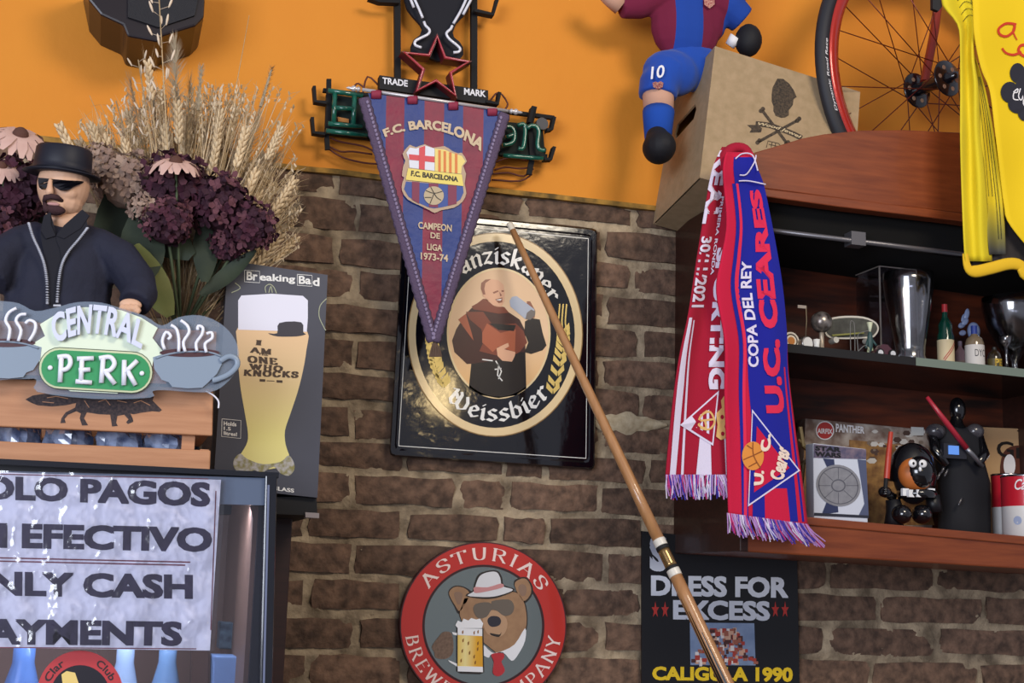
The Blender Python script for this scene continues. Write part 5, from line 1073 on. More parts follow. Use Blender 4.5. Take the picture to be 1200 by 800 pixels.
# ------------------------------------------------------------ plush footballer sitting behind the box
V7 = K(700, 0, 4); YP = -.125; k = m(YP); SP = lambda u, v, d=0.: at(*V7((u, v))[0], YP-d)
t = thing('plush_footballer', at(800, 100, YP), 'plush footballer in blue and garnet kit seated behind the skull box', 'soft toy')
felt = dict(rough=.95, sheen=.15, bump=.15, bs=700)
org = SP(400, 90); garn, blu = '#6E1436', '#15409A'
c0 = SP(400, 60, 0)
mb = MB(); q4 = k/4
mb.ell(SP(412, 130), (188*q4, 95*q4, 190*q4)); mb.ell(SP(420, -30), (205*q4, 90*q4, 150*q4)); mb.ell(SP(460, 60), (180*q4, 85*q4, 190*q4)); 
mb.tube([SP(300, -30), SP(190, 30, .0), SP(110, 40, .0)], [85*q4, 66*q4, 50*q4], 14); mb.tube([SP(520, -10), SP(620, 40, .01), SP(680, 95, .01)], [100*q4, 88*q4, 74*q4], 14)
xs0 = min(v.x for v in mb.v); xs1 = max(v.x for v in mb.v); cxm = (xs0+xs1)/2
def xn(u): return (SP(u, 110).x-xs0)/(xs1-xs0)
sm = Mramp('shirt_stripes', 0, xs0-cxm, xs1-cxm, [(0, garn), (xn(338), blu), (xn(462), garn), (xn(572), blu)], .95, True, .15, 700)
o = mb.build('shirt', sm, t); remesh(o, .004, 3)
mb = MB(); mb.ell(SP(345, 345, .01), (150*q4, 104*q4, 118*q4)); mb.ell(SP(440, 310, .0), (165*q4, 85*q4, 135*q4)); mb.tube([SP(330, 340, .01), SP(288, 400, .018), SP(283, 455, .02)], [110*q4, 100*q4, 96*q4], 18)
o = mb.build('shorts', M('plush_blue', '#1646A6', .95, bump=.15, bs=700, sheen=.15), t); remesh(o, .004, 5)
mb = MB(); mb.tube([SP(285, 400, .02), SP(287, 530, .025)], [80*q4, 73*q4], 18); mb.build('leg', M('plush_skin', '#C99B84', .95, bump=.1, bs=700), t, True)
mb = MB(); mb.tube([SP(287, 515, .025), SP(287, 522, .025), SP(286, 545, .028), SP(284, 660, .032)], [70*q4, 78*q4, 76*q4, 64*q4], 18); mb.build('sock', M('plush_blue2', '#1848A4', .95, bump=.2, bs=700), t, True)
mb = MB(); mb.ell(SP(290, 690, .05), (80*q4, 95*q4, 82*q4)); mb.ell(SP(280, 640, .045), (55*q4, 60*q4, 50*q4)); o = mb.build('shoe', M('plush_black', '#0C0C14', .7, bump=.2, bs=500), t); remesh(o, .004, 3)
mb = MB(); mb.ell(SP(708, 190, .035), (68*q4, 70*q4, 84*q4)); o = mb.build('shoe', M('plush_black', '#0C0C14'), t, True)
mb = MB(); mb.tube([SP(620, 215, .02), SP(650, 175, .03)], [26*q4, 34*q4], 10); mb.build('shoe_edge', white, t, True)
mb = MB(); mb.tube([SP(110, 30, 0), SP(60, -10, 0), SP(10, -60, 0)], [46*q4, 42*q4, 40*q4], 14); mb.build('arm', M('plush_skin', '#C99B84'), t, True)
mb = MB(); mb.ell(SP(560, -160, 0), (170*q4, 140*q4, 165*q4)); mb.build('head', M('plush_skin', '#C99B84'), t, True)
mb = MB(); mb.ell(SP(600, -110, -.01), (130*q4, 120*q4, 175*q4)); mb.ell(SP(650, -40, -.005), (60*q4, 60*q4, 90*q4)); o = mb.build('hair', M('plush_brown', '#5A3A2A', .95, bump=.6, bs=250), t); remesh(o, .005, 3)
SK2 = lambda u, v, h=0.: SP(u, v, .0+.028+h)
def wrapP(u, v, h=0.):   # surface of the thigh
    dx, dy = (u-330)/150, (v-345)/115; return SP(u, v, .010+100*q4*math.sqrt(max(.02, 1-min(.97, dx*dx+dy*dy)))+.016+h)
mb = MB(); T(mb, '10', band(((250, 372), (312, 362)), ((255, 312), (318, 302))), wrapP, .001, bold=.015); mb.build('number_print', white, t)
mb = MB(); q = [(258, 388), (272, 382), (284, 386), (296, 380), (310, 388), (306, 410), (284, 418), (262, 408)]; mb.flat([q], wrapP, .001); mb.build('crest_print', M('crest_tan', '#C9A08C', .8, noi=.9, ns=400, col2='#8E2A3A'), t)
SH = lambda u, v, h=0.: SP(u, v, 92*q4+h)
mb = MB(); mb.flat([[(500, -8), (550, -8), (550, 20), (526, 40), (502, 22)]], SH, .003); mb.build('crest_print', M('crest_tan', '#C9A08C'), t)
# ------------------------------------------------------------ bicycle wheel
Yc = -.168; HC = at(1092, 99, Yc); R_ = .318; best = None
for i in range(1, 70):
    ph = math.radians(i); h = Vector((math.cos(ph), math.sin(ph), 0)); x = px(HC-h*R_)[0]
    if best is None or abs(x-957) < best[0]: best = (abs(x-957), ph)
ph = min(best[1], .36); hx = Vector((math.cos(ph), math.sin(ph), 0)); hz = Vector((0, 0, 1)); nn = hx.cross(hz)   # toward camera
kx = abs(px(HC)[0]-957)/abs(px(HC)[0]-px(HC-hx*R_)[0]); R_ = R_*min(kx, 1.05)
t = thing('bicycle_wheel', HC-hz*R_, 'bicycle wheel with red rim and black tyre on top of the cabinet', 'wheel')
def circ(r, d=0., n=96): return [HC+hx*(r*math.cos(2*math.pi*i/n))+hz*(r*math.sin(2*math.pi*i/n))+nn*d for i in range(n)]
def revolve(prof, name, mt, n=96):
    mb = MB(); rings = [circ(r, d, n) for r, d in prof]; mP = len(prof); vs = [p for rg in rings for p in rg]
    mb.add(vs, [(i*n+j, i*n+(j+1) % n, ((i+1) % mP)*n+(j+1) % n, ((i+1) % mP)*n+j) for i in range(mP) for j in range(n)]); return mb.build(name, mt, t, True)
revolve([(R_-.022, -.012), (R_-.010, -.0145), (R_, -.006), (R_+.001, 0), (R_, .006), (R_-.010, .0145), (R_-.022, .012)], 'tyre', M('tyre_rubber', '#23242C', .6))
revolve([(R_-.022, -.0115), (R_-.022, .0115), (R_-.034, .0125), (R_-.050, .008), (R_-.054, 0), (R_-.050, -.008), (R_-.034, -.0125)], 'rim', M('rim_red', '#B02A22', .25, coat=.5, metal=.2))
hbk = M('hub_black', '#15151B', .2, coat=.6)
mb = MB(); mb.lathe([(0, -.068), (.007, -.068), (.008, -.055), (.012, -.050), (.014, -.042), (.013, .042), (.012, .050), (.008, .055), (.007, .068), (0, .068)], HC, nn, 20); mb.build('hub', hbk, t, True)
for s_ in (-1, 1):
    fl_ = MB().lathe([(.010, -.003), (.037, -.0025), (.039, 0), (.037, .0025), (.010, .003)], HC+nn*.042*s_, nn, 28).build('hub_flange', hbk, t, True)
    for i in range(6):
        a = i*math.pi/3; c = HC+nn*(.042*s_+.0025)+(hx*math.cos(a)+hz*math.sin(a))*.024; MB().lathe([(0, 0), (.005, 0), (.0045, .001), (0, .001)], c, nn, 10).build('flange_hole', M('hole_tan', '#A8866A', .5), fl_)
sp_ = M('spoke_dark_red', '#5A1A16', .35, metal=.4)
for i in range(28):
    a = 2*math.pi*i/28; s_ = 1 if i % 2 else -1; off = (.75 if (i//2) % 2 else -.75); ah = a+off
    p = HC+nn*.042*s_+(hx*math.cos(ah)+hz*math.sin(ah))*.034; q = HC+(hx*math.cos(a)+hz*math.sin(a))*(R_-.052)
    MB().tube([p, q], .00115, 5).build('spoke', sp_, t)
MB().tube([HC+nn*(-.02)+hz*.012, HC+nn*(-.03)+hx*.045+hz*.14, HC+nn*(-.02)+hx*.06+hz*(R_-.055)], .0095, 10).build('red_strut', M('strut_red', '#8A2E22', .35), t)
mb = MB(); g_ = textgeo('Dynamic Road Race', .01); mb2 = lambda x, y, h: HC+nn*(.0152)+(hx*math.cos(math.radians(203-28*x))+hz*math.sin(math.radians(203-28*x)))*(R_-.017+.008*(y))
T(mb, 'Dynamic Road Race', lambda x, y: (x, y), mb2, bold=.01, shear=.2); mb.build('lettering', white, t)
# ------------------------------------------------------------ scarf over the cabinet corner
W7 = K(770, 150, 2.963); W8 = K(770, 400, 2.963)
def curve_at(c, v):
    for (v0, u0), (v1, u1) in zip(c, c[1:]):
        if v <= v1: return u0+(u1-u0)*(v-v0)/(v1-v0)
    return c[-1][1]
def mk(left, right, Y, amp, ph0, nf):
    l2 = cr(left, 5); r2 = cr(right, 5)
    def S(s, v, h=0.):
        a = curve_at(l2, v); b = curve_at(r2, v); u = a+(b-a)*s; hgt = min(1, max(0, (v-170)/120)); 
        y = Y - amp*(math.sin(s*nf*2*math.pi+ph0+(v-200)*.004)+.35*math.sin(s*9+v*.02)) - .010*math.sin(min(1, max(0, (v-168)/50))*math.pi)
        return at(u, v, y-h)
    return S
SL = mk([(172, 846), (200, 834), (255, 824), (310, 815), (370, 806), (420, 796), (480, 788), (560, 780)], [(172, 868), (200, 866), (260, 858), (320, 852), (400, 851), (480, 856), (556, 857)], -.325, .006, .5, 1.2)
SRt = mk([(178, 852), (200, 848), (260, 852), (300, 846), (340, 840), (400, 850), (460, 850), (520, 852), (602, 854)], [(178, 882), (200, 889), (224, 897), (319, 915), (386, 922), (434, 924), (501, 932), (560, 940), (616, 947)], -.352, .007, 2.0, 1.0)
def cloth(S, s0, s1, v0, v1, mt, name, par, h=0., ns=8, nv=60, vb=None, th=.003):
    vs = []; fs = []
    for j in range(nv+1):
        for i in range(ns+1):
            s = s0+(s1-s0)*i/ns; vv = v0+((vb(s) if vb else v1)-v0)*j/nv; vs.append(S(s, vv, h))
    for j in range(nv):
        for i in range(ns): a = j*(ns+1)+i; fs.append((a, a+ns+1, a+ns+2, a+1))
    o = MB().add(vs, fs).build(name, mt, par, True)
    if th: sd = o.modifiers.new('s', 'SOLIDIFY'); sd.thickness = th; sd.offset = -1
    return o
kn = dict(rough=.95, bump=.4, bs=900)
kred = M('knit_red', '#C4143C', .95, bump=.4, bs=900, dist=.0015); kcr = M('knit_crimson', '#A0102E', .95, bump=.4, bs=900, dist=.0015); kblu = M('knit_blue', '#161C8E', .95, bump=.4, bs=900, dist=.0015); kwh = M('knit_white', '#D8D0E4', .95, bump=.3, bs=900); kpk = M('knit_pink_red', '#D8284C', .95); kgo = M('knit_gold', '#D6AC6A', .95)
t = thing('football_scarf', at(850, 400, -.34), 'red and blue knitted football scarf hung over the cabinet corner', 'scarf')
cloth(SL, 0, 1, 172, 558, kcr, 'red_end', t, ns=24, nv=80)
vb_ = lambda s: 603+13*s
cloth(SRt, 0, 1, 178, 610, kred, 'blue_end', t, ns=24, nv=80, vb=vb_)
def stripe(S, segs, v0, v1, mt, h, name, w_=None, nv=60):
    """segs: (v, s0, s1) key rows"""
    a = [(v, s) for v, s, e in segs]; b = [(v, e) for v, s, e in segs]; vs = []; fs = []; ns = 8
    for j in range(nv+1):
        v = v0+(v1-v0)*j/nv; s0 = curve_at(a, v); s1 = curve_at(b, v)
        for i in range(ns+1): vs.append(S(s0+(s1-s0)*i/ns, v, h))
    for j in range(nv):
        for i in range(ns): q = j*(ns+1)+i; fs.append((q, q+ns+1, q+ns+2, q+1))
    return MB().add(vs, fs).build(name, mt, t, True)
stripe(SRt, [(182, .30, 1), (260, .22, 1), (400, .34, 1), (500, .38, .97), (612, .30, .96)], 184, 611, kblu, .0010, 'blue_field')
stripe(SRt, [(230, .20, .27), (400, .22, .28), (612, .17, .25)], 215, 604, kblu, .0012, 'blue_stripe')
stripe(SRt, [(200, .30, .36), (320, .27, .33), (400, .29, .34), (612, .19, .23)], 215, 604, kpk, .0014, 'pink_stripe')
stripe(SRt, [(540, .50, .78), (612, .46, .78)], 572, 611, kred, .0014, 'red_stripe', nv=16)
stripe(SRt, [(430, .93, .95), (612, .88, .93)], 430, 613, kred, .0014, 'red_stripe', nv=24)
stripe(SL, [(360, .05, .12), (450, .04, .16), (558, .06, .15)], 372, 557, kwh, .0012, 'white_stripe')
stripe(SL, [(380, .17, .20), (450, .2, .235), (558, .23, .27)], 375, 557, kwh, .0012, 'white_stripe')
stripe(SL, [(500, .50, .66), (558, .46, .70)], 500, 557, kwh, .0012, 'white_stripe', nv=16)
stripe(SL, [(500, .88, .94), (558, .92, .98)], 490, 557, kwh, .0012, 'white_stripe', nv=16)
def sc(S, s_, v0, v1, s0, s1, mt, up, h=.0026, bold=.03, name='lettering'):
    mb = MB()
    f = (lambda x, y: (s0+(s1-s0)*(1-y), v0+(v1-v0)*(1-x))) if up else (lambda x, y: (s0+(s1-s0)*y, v0+(v1-v0)*x))
    T(mb, s_, f, S, h, bold=bold); return mb.build(name, mt, t)
sc(SRt, 'U.C. CEARES', 222, 484, .60, .88, kpk, True, bold=.05)
sc(SRt, 'COPA DEL REY', 306, 430, .36, .53, kwh, True, bold=.03)
sc(SL, '30/11/2021', 277, 360, .06, .40, kwh, False)
sc(SL, 'REAL', 176, 262, .0, .5, kwh, False, bold=.05)
sc(SL, 'SPORTING', 290, 456, .62, .94, kwh, False, bold=.05)
sc(SL, 'PRIMERA RONDA', 230, 322, .50, .60, kwh, False, bold=.02)
def pS(S, w_conv):   # px coordinates onto a cloth surface
    pass
def onpx(base):
    def f(u, v, h=0.):
        l = r = None
        return base(u, v, h)
    return f
def px2(S, u, v, h):
    a, b = px(S(0, v)), px(S(1, v)); return S((u-a[0])/(b[0]-a[0]), v, h)
PR = lambda u, v, h=0.: px2(SRt, *W8((u, v))[0], h); PL_ = lambda u, v, h=0.: px2(SL, *W8((u, v))[0], h)
def emb(PX, polys, mt, h, name):
    mb = MB()
    for q in polys: mb.add([PX(u, v, h) for u, v in q]+[PX(sum(a for a, b in q)/len(q), sum(b for a, b in q)/len(q), h)], [(i, (i+1) % len(q), len(q)) for i in range(len(q))])
    return mb.build(name, mt, t)
def dens(q, n=6): return [(a[0]+(b[0]-a[0])*i/n, a[1]+(b[1]-a[1])*i/n) for a, b in zip(q, q[1:]+q[:1]) for i in range(n)]
tri = [(330, 235), (497, 448), (316, 573)]; sc_ = lambda q, f: [((sum(a for a, b in q)/3)+(u-sum(a for a, b in q)/3)*f, (sum(b for a, b in q)/3)+(v-sum(b for a, b in q)/3)*f) for u, v in q]
emb(PR, [dens(tri)], kwh, .0022, 'badge_line'); emb(PR, [dens(sc_(tri, .94))], kblu, .0028, 'badge_field'); emb(PR, [dens(sc_(tri, .68))], kred, .0034, 'badge_field')
emb(PR, [ellp(333, 397, 38, 50, 24)], M('knit_orange', '#D98A3C', .95), .0042, 'badge_ball')
mb = MB()
for q in ([(333, 350), (335, 395), (360, 440)], [(335, 395), (300, 410)], [(335, 395), (365, 380)], [(312, 360), (330, 372)], [(318, 435), (345, 420)]): mb.flat(ribbon(cr(q, 3), 3.5), PR, .0050)
mb.build('ball_seam', M('seam_brown', '#8A4A22', .9), t)
mb = MB(); kc = M('knit_cream', '#E8D2C0', .95)
for s_, b0, t0 in (('U.', ((370, 495), (372, 450)), ((336, 500), (338, 440))), ('C.', ((395, 378), (395, 320)), ((358, 385), (362, 330)))):
    T(mb, s_, band(b0, t0), PR, .0046, bold=.05)
T(mb, 'Ceares', band(((440, 480), (462, 385)), ((390, 478), (412, 350))), PR, .0046, bold=.04, shear=.2); mb.build('badge_lettering', kc, t)
tri2 = [(215, 170), (80, 290), (195, 362)]; emb(PL_, [dens(tri2)], kwh, .0022, 'badge_line'); emb(PL_, [dens(sc_(tri2, .88))], kcr, .0028, 'badge_field')
mb = MB(); mb.flat([q for x, y in ((130, 282), (150, 282), (172, 282)) for q in [[(x, y-16-(x-130)*.6), (x+9, y-20-(x-130)*.6), (x+9, y+18+(x-130)*.5), (x, y+14+(x-130)*.5)]]], PL_, .0034); mb.build('badge_bars', kwh, t)
mb = MB()
for q in ([(175, 240), (150, 262), (145, 290), (170, 300), (165, 270)], [(160, 250), (185, 245), (200, 280), (180, 305), (150, 300)], [(150, 275), (195, 270)]): mb.flat(ribbon(cr(q, 3), 7), PL_, .0040)
mb.build('badge_monogram', kgo, t)
crn = [(235, 185), (252, 190), (248, 215), (262, 225), (255, 245), (268, 262), (256, 280), (262, 300), (245, 312), (240, 335), (222, 342), (205, 330), (210, 290), (205, 250), (225, 230), (222, 205)]
emb(PL_, [crn], kgo, .0030, 'crown'); emb(PL_, [ellp(x, y, 6, 8, 8) for x, y in ((240, 235), (248, 265), (240, 295), (228, 320), (226, 262))], kcr, .0038, 'crown_gem')
# rolled top
mb = MB(); pts = [at(845, 200, -.332), at(848, 184, -.336), at(859, 174, -.340), at(873, 175, -.346), at(881, 188, -.354)]
mb.tube(cr([tuple(p) for p in pts], 4), [.007+.003*math.sin(math.pi*min(1, (i+2)/19)) for i in range(17)], 12, sq=1.3); mb.build('rolled_top', kcr, t, True)
for q in ([(862, 186), (870, 180), (882, 182), (888, 200)], [(867, 205), (875, 204), (884, 190), (886, 182)], [(866, 212), (878, 212), (897, 216)]):
    mb = MB(); mb.tube([px2(SRt, u, v, .004) for u, v in cr(q, 4)], .0013, 6); mb.build('white_piping', kwh, t)
# hook the scarf hangs from
# fringes
rf = random.Random(11); fc = [M('fringe_lilac', '#B58AC4', .9), M('fringe_blue', '#4438A8', .9), M('fringe_pink', '#C43A7A', .9), kwh]
for S, vf, s0, s1, ln, dr, nm in ((SL, lambda s: 556, .0, 1., 27, 3, 'fringe'), (SRt, lambda s: vb_(s)-2, -.02, 1., 26, 14, 'fringe')):
    mb = MB()
    for i in range(150):
        s = s0+(s1-s0)*rf.random(); v = vf(s); u, vv = px(S(s, v)); a = S(s, v, rf.uniform(0, .006)); y = a.y; L_ = ln*rf.uniform(.75, 1.1); dx = dr*(.3+s)+rf.uniform(-4, 5)
        mb.tube([a, at(u+dx*.4+rf.uniform(-2, 2), vv+L_*.5, y-.003), at(u+dx, vv+L_, y+rf.uniform(-.004, .004))], .0011, 4, rf.choice((0, 0, 1, 2, 3)), cap=False)
    o = mb.build(nm, fc, t); o['kind'] = 'stuff'
# ------------------------------------------------------------ yellow cycling jersey
YJ = -.40; t = thing('cycling_jersey', at(1180, 150, YJ), 'bright yellow cycling jersey hanging at the right edge', 'jersey')
yel = M('jersey_yellow', '#E8C40A', .75, bump=.15, bs=900); yl2 = M('jersey_lemon', '#DCC61E', .8, bump=.15, bs=900)
def jc(left, right, v0, v1, Y, amp, nf, ph0, mt, name, ns=16, nv=50):
    l2 = cr(left, 5); r2 = cr(right, 5)
    def S(s, v, h=0.):
        a = curve_at(l2, v); b = curve_at(r2, v); y = Y-amp*math.sin(s*nf*6.283+ph0+v*.006)-amp*.4*math.sin(v*.05+s*3); return at(a+(b-a)*s, v, y-h)
    return S, cloth(S, 0, 1, v0, v1, mt, name, t, ns=ns, nv=nv, th=.0015)
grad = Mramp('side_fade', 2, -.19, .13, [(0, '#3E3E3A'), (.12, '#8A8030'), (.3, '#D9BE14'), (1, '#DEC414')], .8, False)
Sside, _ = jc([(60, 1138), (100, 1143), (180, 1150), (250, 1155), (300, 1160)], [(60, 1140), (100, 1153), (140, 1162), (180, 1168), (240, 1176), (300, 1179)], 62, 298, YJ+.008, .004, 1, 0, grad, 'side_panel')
Ssl, _ = jc([(-60, 1096), (0, 1103), (12, 1108), (30, 1122), (60, 1125), (150, 1125.5), (240, 1128), (300, 1131), (322, 1134)], [(-60, 1150), (0, 1148), (60, 1142), (100, 1147), (150, 1150), (220, 1156), (270, 1160), (304, 1163)], -60, 306, YJ, .009, 1.3, .6, yl2, 'sleeve')
Sb2, _ = jc([(-60, 1135), (0, 1140), (40, 1142), (80, 1150), (105, 1160), (150, 1166), (200, 1172), (240, 1177), (262, 1183), (300, 1215), (340, 1260)], [(-60, 1345), (60, 1338), (160, 1322), (340, 1330)], -60, 330, YJ-.006, .008, 1.5, 2, yel, 'body_front', 24, 60)
mb = MB(); q = [(1129, 300), (1133, 324), (1140, 326), (1160, 320), (1182, 315), (1196, 318), (1202, 330), (1230, 334)]
mb.tube([at(u, v-3, YJ-.004) for u, v in cr([(1131, 300), (1134, 316), (1142, 321), (1162, 317), (1182, 312), (1196, 314), (1203, 326), (1235, 334)], 4)], [.006+.0055*min(1, i/8) for i in range(29)], 10, sq=.45); mb.build('cuff', M('cuff_yellow', '#E0B41E', .8, bump=.2, bs=600), t, True)
mb = MB(); mb.slab([(1176, 240), (1200, 262), (1290, 330), (1290, 345), (1210, 322), (1180, 313), (1145, 318), (1136, 312), (1150, 300), (1178, 298)], YJ+.02, .004); mb.build('inside_back', M('jersey_inside', '#35302E', .9, noi=.6, ns=30, col2='#1E1A1C'), t)
MB().slab([(1093, -20), (1101, -14), (1104, 8), (1100, 13), (1093, 10)], YJ-.004, .008).build('sleeve_grip', M('grip_black', '#17171C', .6), t)
bl2 = M('seam_black', '#1C1C16', .8)
for s in (.25, .45, .62, .78): 
    mb = MB(); mb.tube([Sside(s, v, .001) for v in range(90, int(290 if s > .5 else 240), 10)], .0006 if s > .3 else .0004, 4); mb.build('side_seam', bl2, t)
for i in range(5):
    mb = MB(); c = (1128+i*2.2, -10+i*8); pts = [(c[0]-8, c[1]+3), (c[0]-2, c[1]-4), (c[0]+6, c[1]-2), (c[0]+9, c[1]+6)]
    mb.tube([px2(Ssl, u, v, .0014) for u, v in cr(pts, 3)], .0006, 4); mb.build('sleeve_line', bl2, t)
JB = K(1080, 0, 4.444); jf = lambda u, v, h=0.: px2(Sb2, *JB((u, v))[0], h); jr = M('jersey_red', '#C8381A', .7)
mb = MB()
for q, a, b in (([(485, 125), (440, 122), (402, 150), (410, 180), (445, 188), (480, 160), (485, 125)], 13, 13), ([(490, 120), (478, 165), (498, 208)], 12, 5), ([(420, 250), (440, 275), (480, 285), (520, 270)], 10, 14), ([(560, 235), (520, 235), (505, 262), (530, 290), (570, 290)], 14, 14)): mb.flat(ribbon(cr(q, 4), a, b), jf, .0022)
mb.build('lettering', jr, t)
dk2 = M('jersey_navy', '#22222E', .8)
mb = MB()
for c in ((500, 380, 40, 52), (460, 480, 48, 55), (500, 540, 50, 50), (560, 450, 70, 110), (540, 580, 40, 50)): mb.flat([ellp(c[0], c[1], c[2], c[3], 24)], jf, .0022+.00004*len(mb.v)/24)
mb.build('club_print', dk2, t)
mb = MB()
for q in ([(478, 480), (500, 462), (498, 480), (480, 485), (480, 515), (505, 520)], [(515, 460), (505, 500), (520, 520), (540, 470), (530, 540), (560, 560)]): mb.flat(ribbon(cr(q, 4), 6), jf, .0034)
mb.build('script_print', white, t)
# ------------------------------------------------------------ club pennant
N2 = K(410, 90, 2.424); N8 = K(460, 150, 6.154); YN = -.115
def SN0(u, v, h=0.):
    d = .0006*math.sin(u*.12+v*.02)+.0005*math.sin(v*.09+u*.05); return at(u, v, YN-h+d)
SNc = lambda u, v, h=0.: SN0(*N2((u, v))[0], h); SN8 = lambda u, v, h=0.: at(*N8((u, v))[0], YN-h-.001)
t = thing('pennant', at(508, 400, YN), 'triangular blue and garnet football club pennant on a silver rod', 'pennant')
def clip(poly, pl_):   # keep left of each edge of convex polygon pl_
    out_ = poly
    for a, b in zip(pl_, pl_[1:]+pl_[:1]):
        f = lambda p: (b[0]-a[0])*(p[1]-a[1])-(b[1]-a[1])*(p[0]-a[0]); r = []
        for p, q in zip(out_, out_[1:]+out_[:1]):
            fp, fq = f(p), f(q)
            if fp >= 0: r.append(p)
            if (fp >= 0) != (fq >= 0): tt = fp/(fp-fq); r.append((p[0]+(q[0]-p[0])*tt, p[1]+(q[1]-p[1])*tt))
        out_ = r
        if not out_: break
    return out_
tri3 = [(52, 46), (432, 98), (240, 742)]; sb_ = M('satin_blue', '#233F86', .5, noi=.4, ns=25, col2='#1C3070', bump=.5, bs=14, dist=.012); sg_ = M('satin_garnet', '#6A1838', .5, noi=.6, ns=25, col2='#8E2440', bump=.5, bs=14, dist=.012)
ed_ = [30, 103, 155, 212, 268, 322, 380, 450]; mb1 = MB(); mb2_ = MB()
for j in range(36):
    y0, y1 = 40+j*20, 60+j*20
    for i in range(7):
        sh = lambda x, y: x+(y-90)*-.015
        q = clip([(sh(ed_[i], y0), y0), (sh(ed_[i+1], y0), y0), (sh(ed_[i+1], y1), y1), (sh(ed_[i], y1), y1)], tri3)
        if len(q) > 2: (mb2_ if i % 2 else mb1).flat([q], SNc, 0)
MB().flat([clip([(30, 40), (450, 40), (450, 760), (30, 760)], tri3)], lambda u, v, h=0.: at(*N2((u, v))[0], YN+.006)).build('backing_cloth', sb_, t)
mb1.build('blue_stripes', sb_, t); mb2_.build('garnet_stripes', sg_, t)
br_ = M('braid_grey_purple', '#5E4E66', .95, bump=.9, bs=350, dist=.003); fr2 = random.Random(2)
for a, b in (((40, 60), (236, 752)), ((440, 105), (240, 752))):
    mb = MB(); pts = [(a[0]+(b[0]-a[0])*i/60, a[1]+(b[1]-a[1])*i/60) for i in range(61)]
    mb.tube([SNc(u, v, .001) for u, v in pts], [.0105+.0018*(i % 2) for i in range(61)], 8, sq=.45); mb.build('braid', br_, t, True)
    mb = MB(); bs_ = M('braid_lilac', '#8A7C98', .9)
    for i in range(1, 60): mb.ell(SNc(pts[i][0]+(7 if a[0] < 100 else -7), pts[i][1], .0075), (.0028, .0014, .0036), seg=6, rings=4)
    o = mb.build('braid_stitching', bs_, t); o['kind'] = 'stuff'
rd_ = M('rod_silver', '#C9C4C4', .3, metal=.4); mb = MB(); mb.tube([SNc(35, 36), SNc(450, 97)], .0034, 10); mb.build('rod', rd_, t, True)
for c, s_ in (((28, 36), -1), ((455, 97), 1)):
    mb = MB(); ax = (SNc(450, 97)-SNc(35, 36)).normalized()*s_; mb.lathe([(0, -.002), (.004, 0), (.0055, .003), (.003, .006), (.006, .010), (.006, .013), (.0025, .017), (.003, .021), (0, .026)], SNc(*c), ax, 14); mb.build('finial', rd_, t, True)
mb = MB()
for x, c in ((75, 0), (178, 0), (294, 0), (405, 1)):
    y = 46+(x-60)*.147
    mb = MB(); mb.tube([SNc(x, y+14, .001), SNc(x, y-4, .0055), SNc(x, y-10, .001), SNc(x, y-4, -.0055), SNc(x, y+12, -.002)], .010, 8, sq=.12); mb.build('cloth_loop', M('loop_red', '#8E2A44', .7), t, True)
gp = M('print_champagne', '#B9A58C', .5, metal=.2); mb = MB()
T(mb, 'F.C. BARCELONA', band(((100, 172), (240, 152), (372, 212)), ((92, 150), (240, 124), (386, 180))), SNc, .0022, bold=.045)
for s_, b0, t0 in (('CAMPEON', ((194, 431), (289, 440)), ((194, 411), (290, 420))), ('DE', ((229, 458), (256, 461)), ((229, 441), (256, 444))), ('LIGA', ((219, 492), (263, 496)), ((219, 473), (263, 477))), ('1973-74', ((201, 519), (279, 526)), ((201, 498), (279, 505)))): T(mb, s_, band(b0, t0), SNc, .0022, bold=.03)
mb.build('lettering', gp, t)
sh_ = cr([(115, 130), (130, 122), (170, 138), (232, 116), (290, 142), (375, 130), (430, 165), (478, 182), (500, 178), (536, 240), (510, 272), (530, 330), (520, 400), (532, 470), (505, 530), (440, 575), (350, 592), (305, 612), (262, 590), (200, 560), (110, 515), (68, 450), (70, 395), (85, 355), (68, 345), (78, 270), (92, 235), (72, 185)], 2, True)
def e8(polys, mt, h, name):
    mb = MB(); mb.flat(polys, SN8, h); return mb.build(name, mt, t)
ct = M('crest_outline_tan', '#A8917C', .5, metal=.2); e8([sh_], ct, .003, 'crest_outline')
e8([[(97, 385), (508, 418), (512, 465), (490, 515), (420, 556), (345, 573), (300, 578), (262, 572), (190, 540), (115, 495), (84, 440)]], M('crest_blue', '#2C4A92', .5), .0036, 'crest_lower')
e8([[(140, 385), (195, 390), (192, 545), (140, 515)], [(262, 398), (330, 402), (328, 572), (262, 568)], [(400, 410), (462, 415), (462, 545), (400, 560)]], M('crest_garnet', '#7A2448', .5), .0042, 'crest_lower')
e8([[(100, 178), (125, 140), (170, 148), (232, 125), (303, 148), (303, 308), (122, 285), (118, 225)]], M('crest_white', '#DCDDE6', .5), .0038, 'crest_quarter')
e8([[(192, 142), (236, 126), (232, 300), (190, 295)], [(118, 188), (192, 195), (192, 235), (120, 228)], [(234, 199), (303, 205), (303, 248), (234, 240)]], M('crest_cross', '#D1464E', .5), .0044, 'crest_cross')
e8([[(305, 148), (375, 155), (430, 180), (500, 200), (525, 240), (500, 275), (495, 330), (305, 310)]], M('crest_yellow', '#E8D07A', .5), .0038, 'crest_quarter')
e8([[(x, 158+(x-330)*.2), (x+18, 160+(x-330)*.2), (x+18, 315+(x-330)*.1), (x, 313+(x-330)*.1)] for x in (330, 368, 408, 450)], M('crest_orange', '#D97A3A', .5), .0044, 'crest_bars')
e8([[(112, 290), (500, 335), (512, 418), (95, 372)]], M('crest_band', '#E6D06A', .5), .0048, 'crest_band')
mb = MB(); T(mb, 'F.C. BARCELONA', band(((132, 345), (472, 388)), ((135, 305), (472, 350))), SN8, .0054, bold=.04); mb.build('crest_lettering', M('crest_ink', '#2A2420', .5), t)
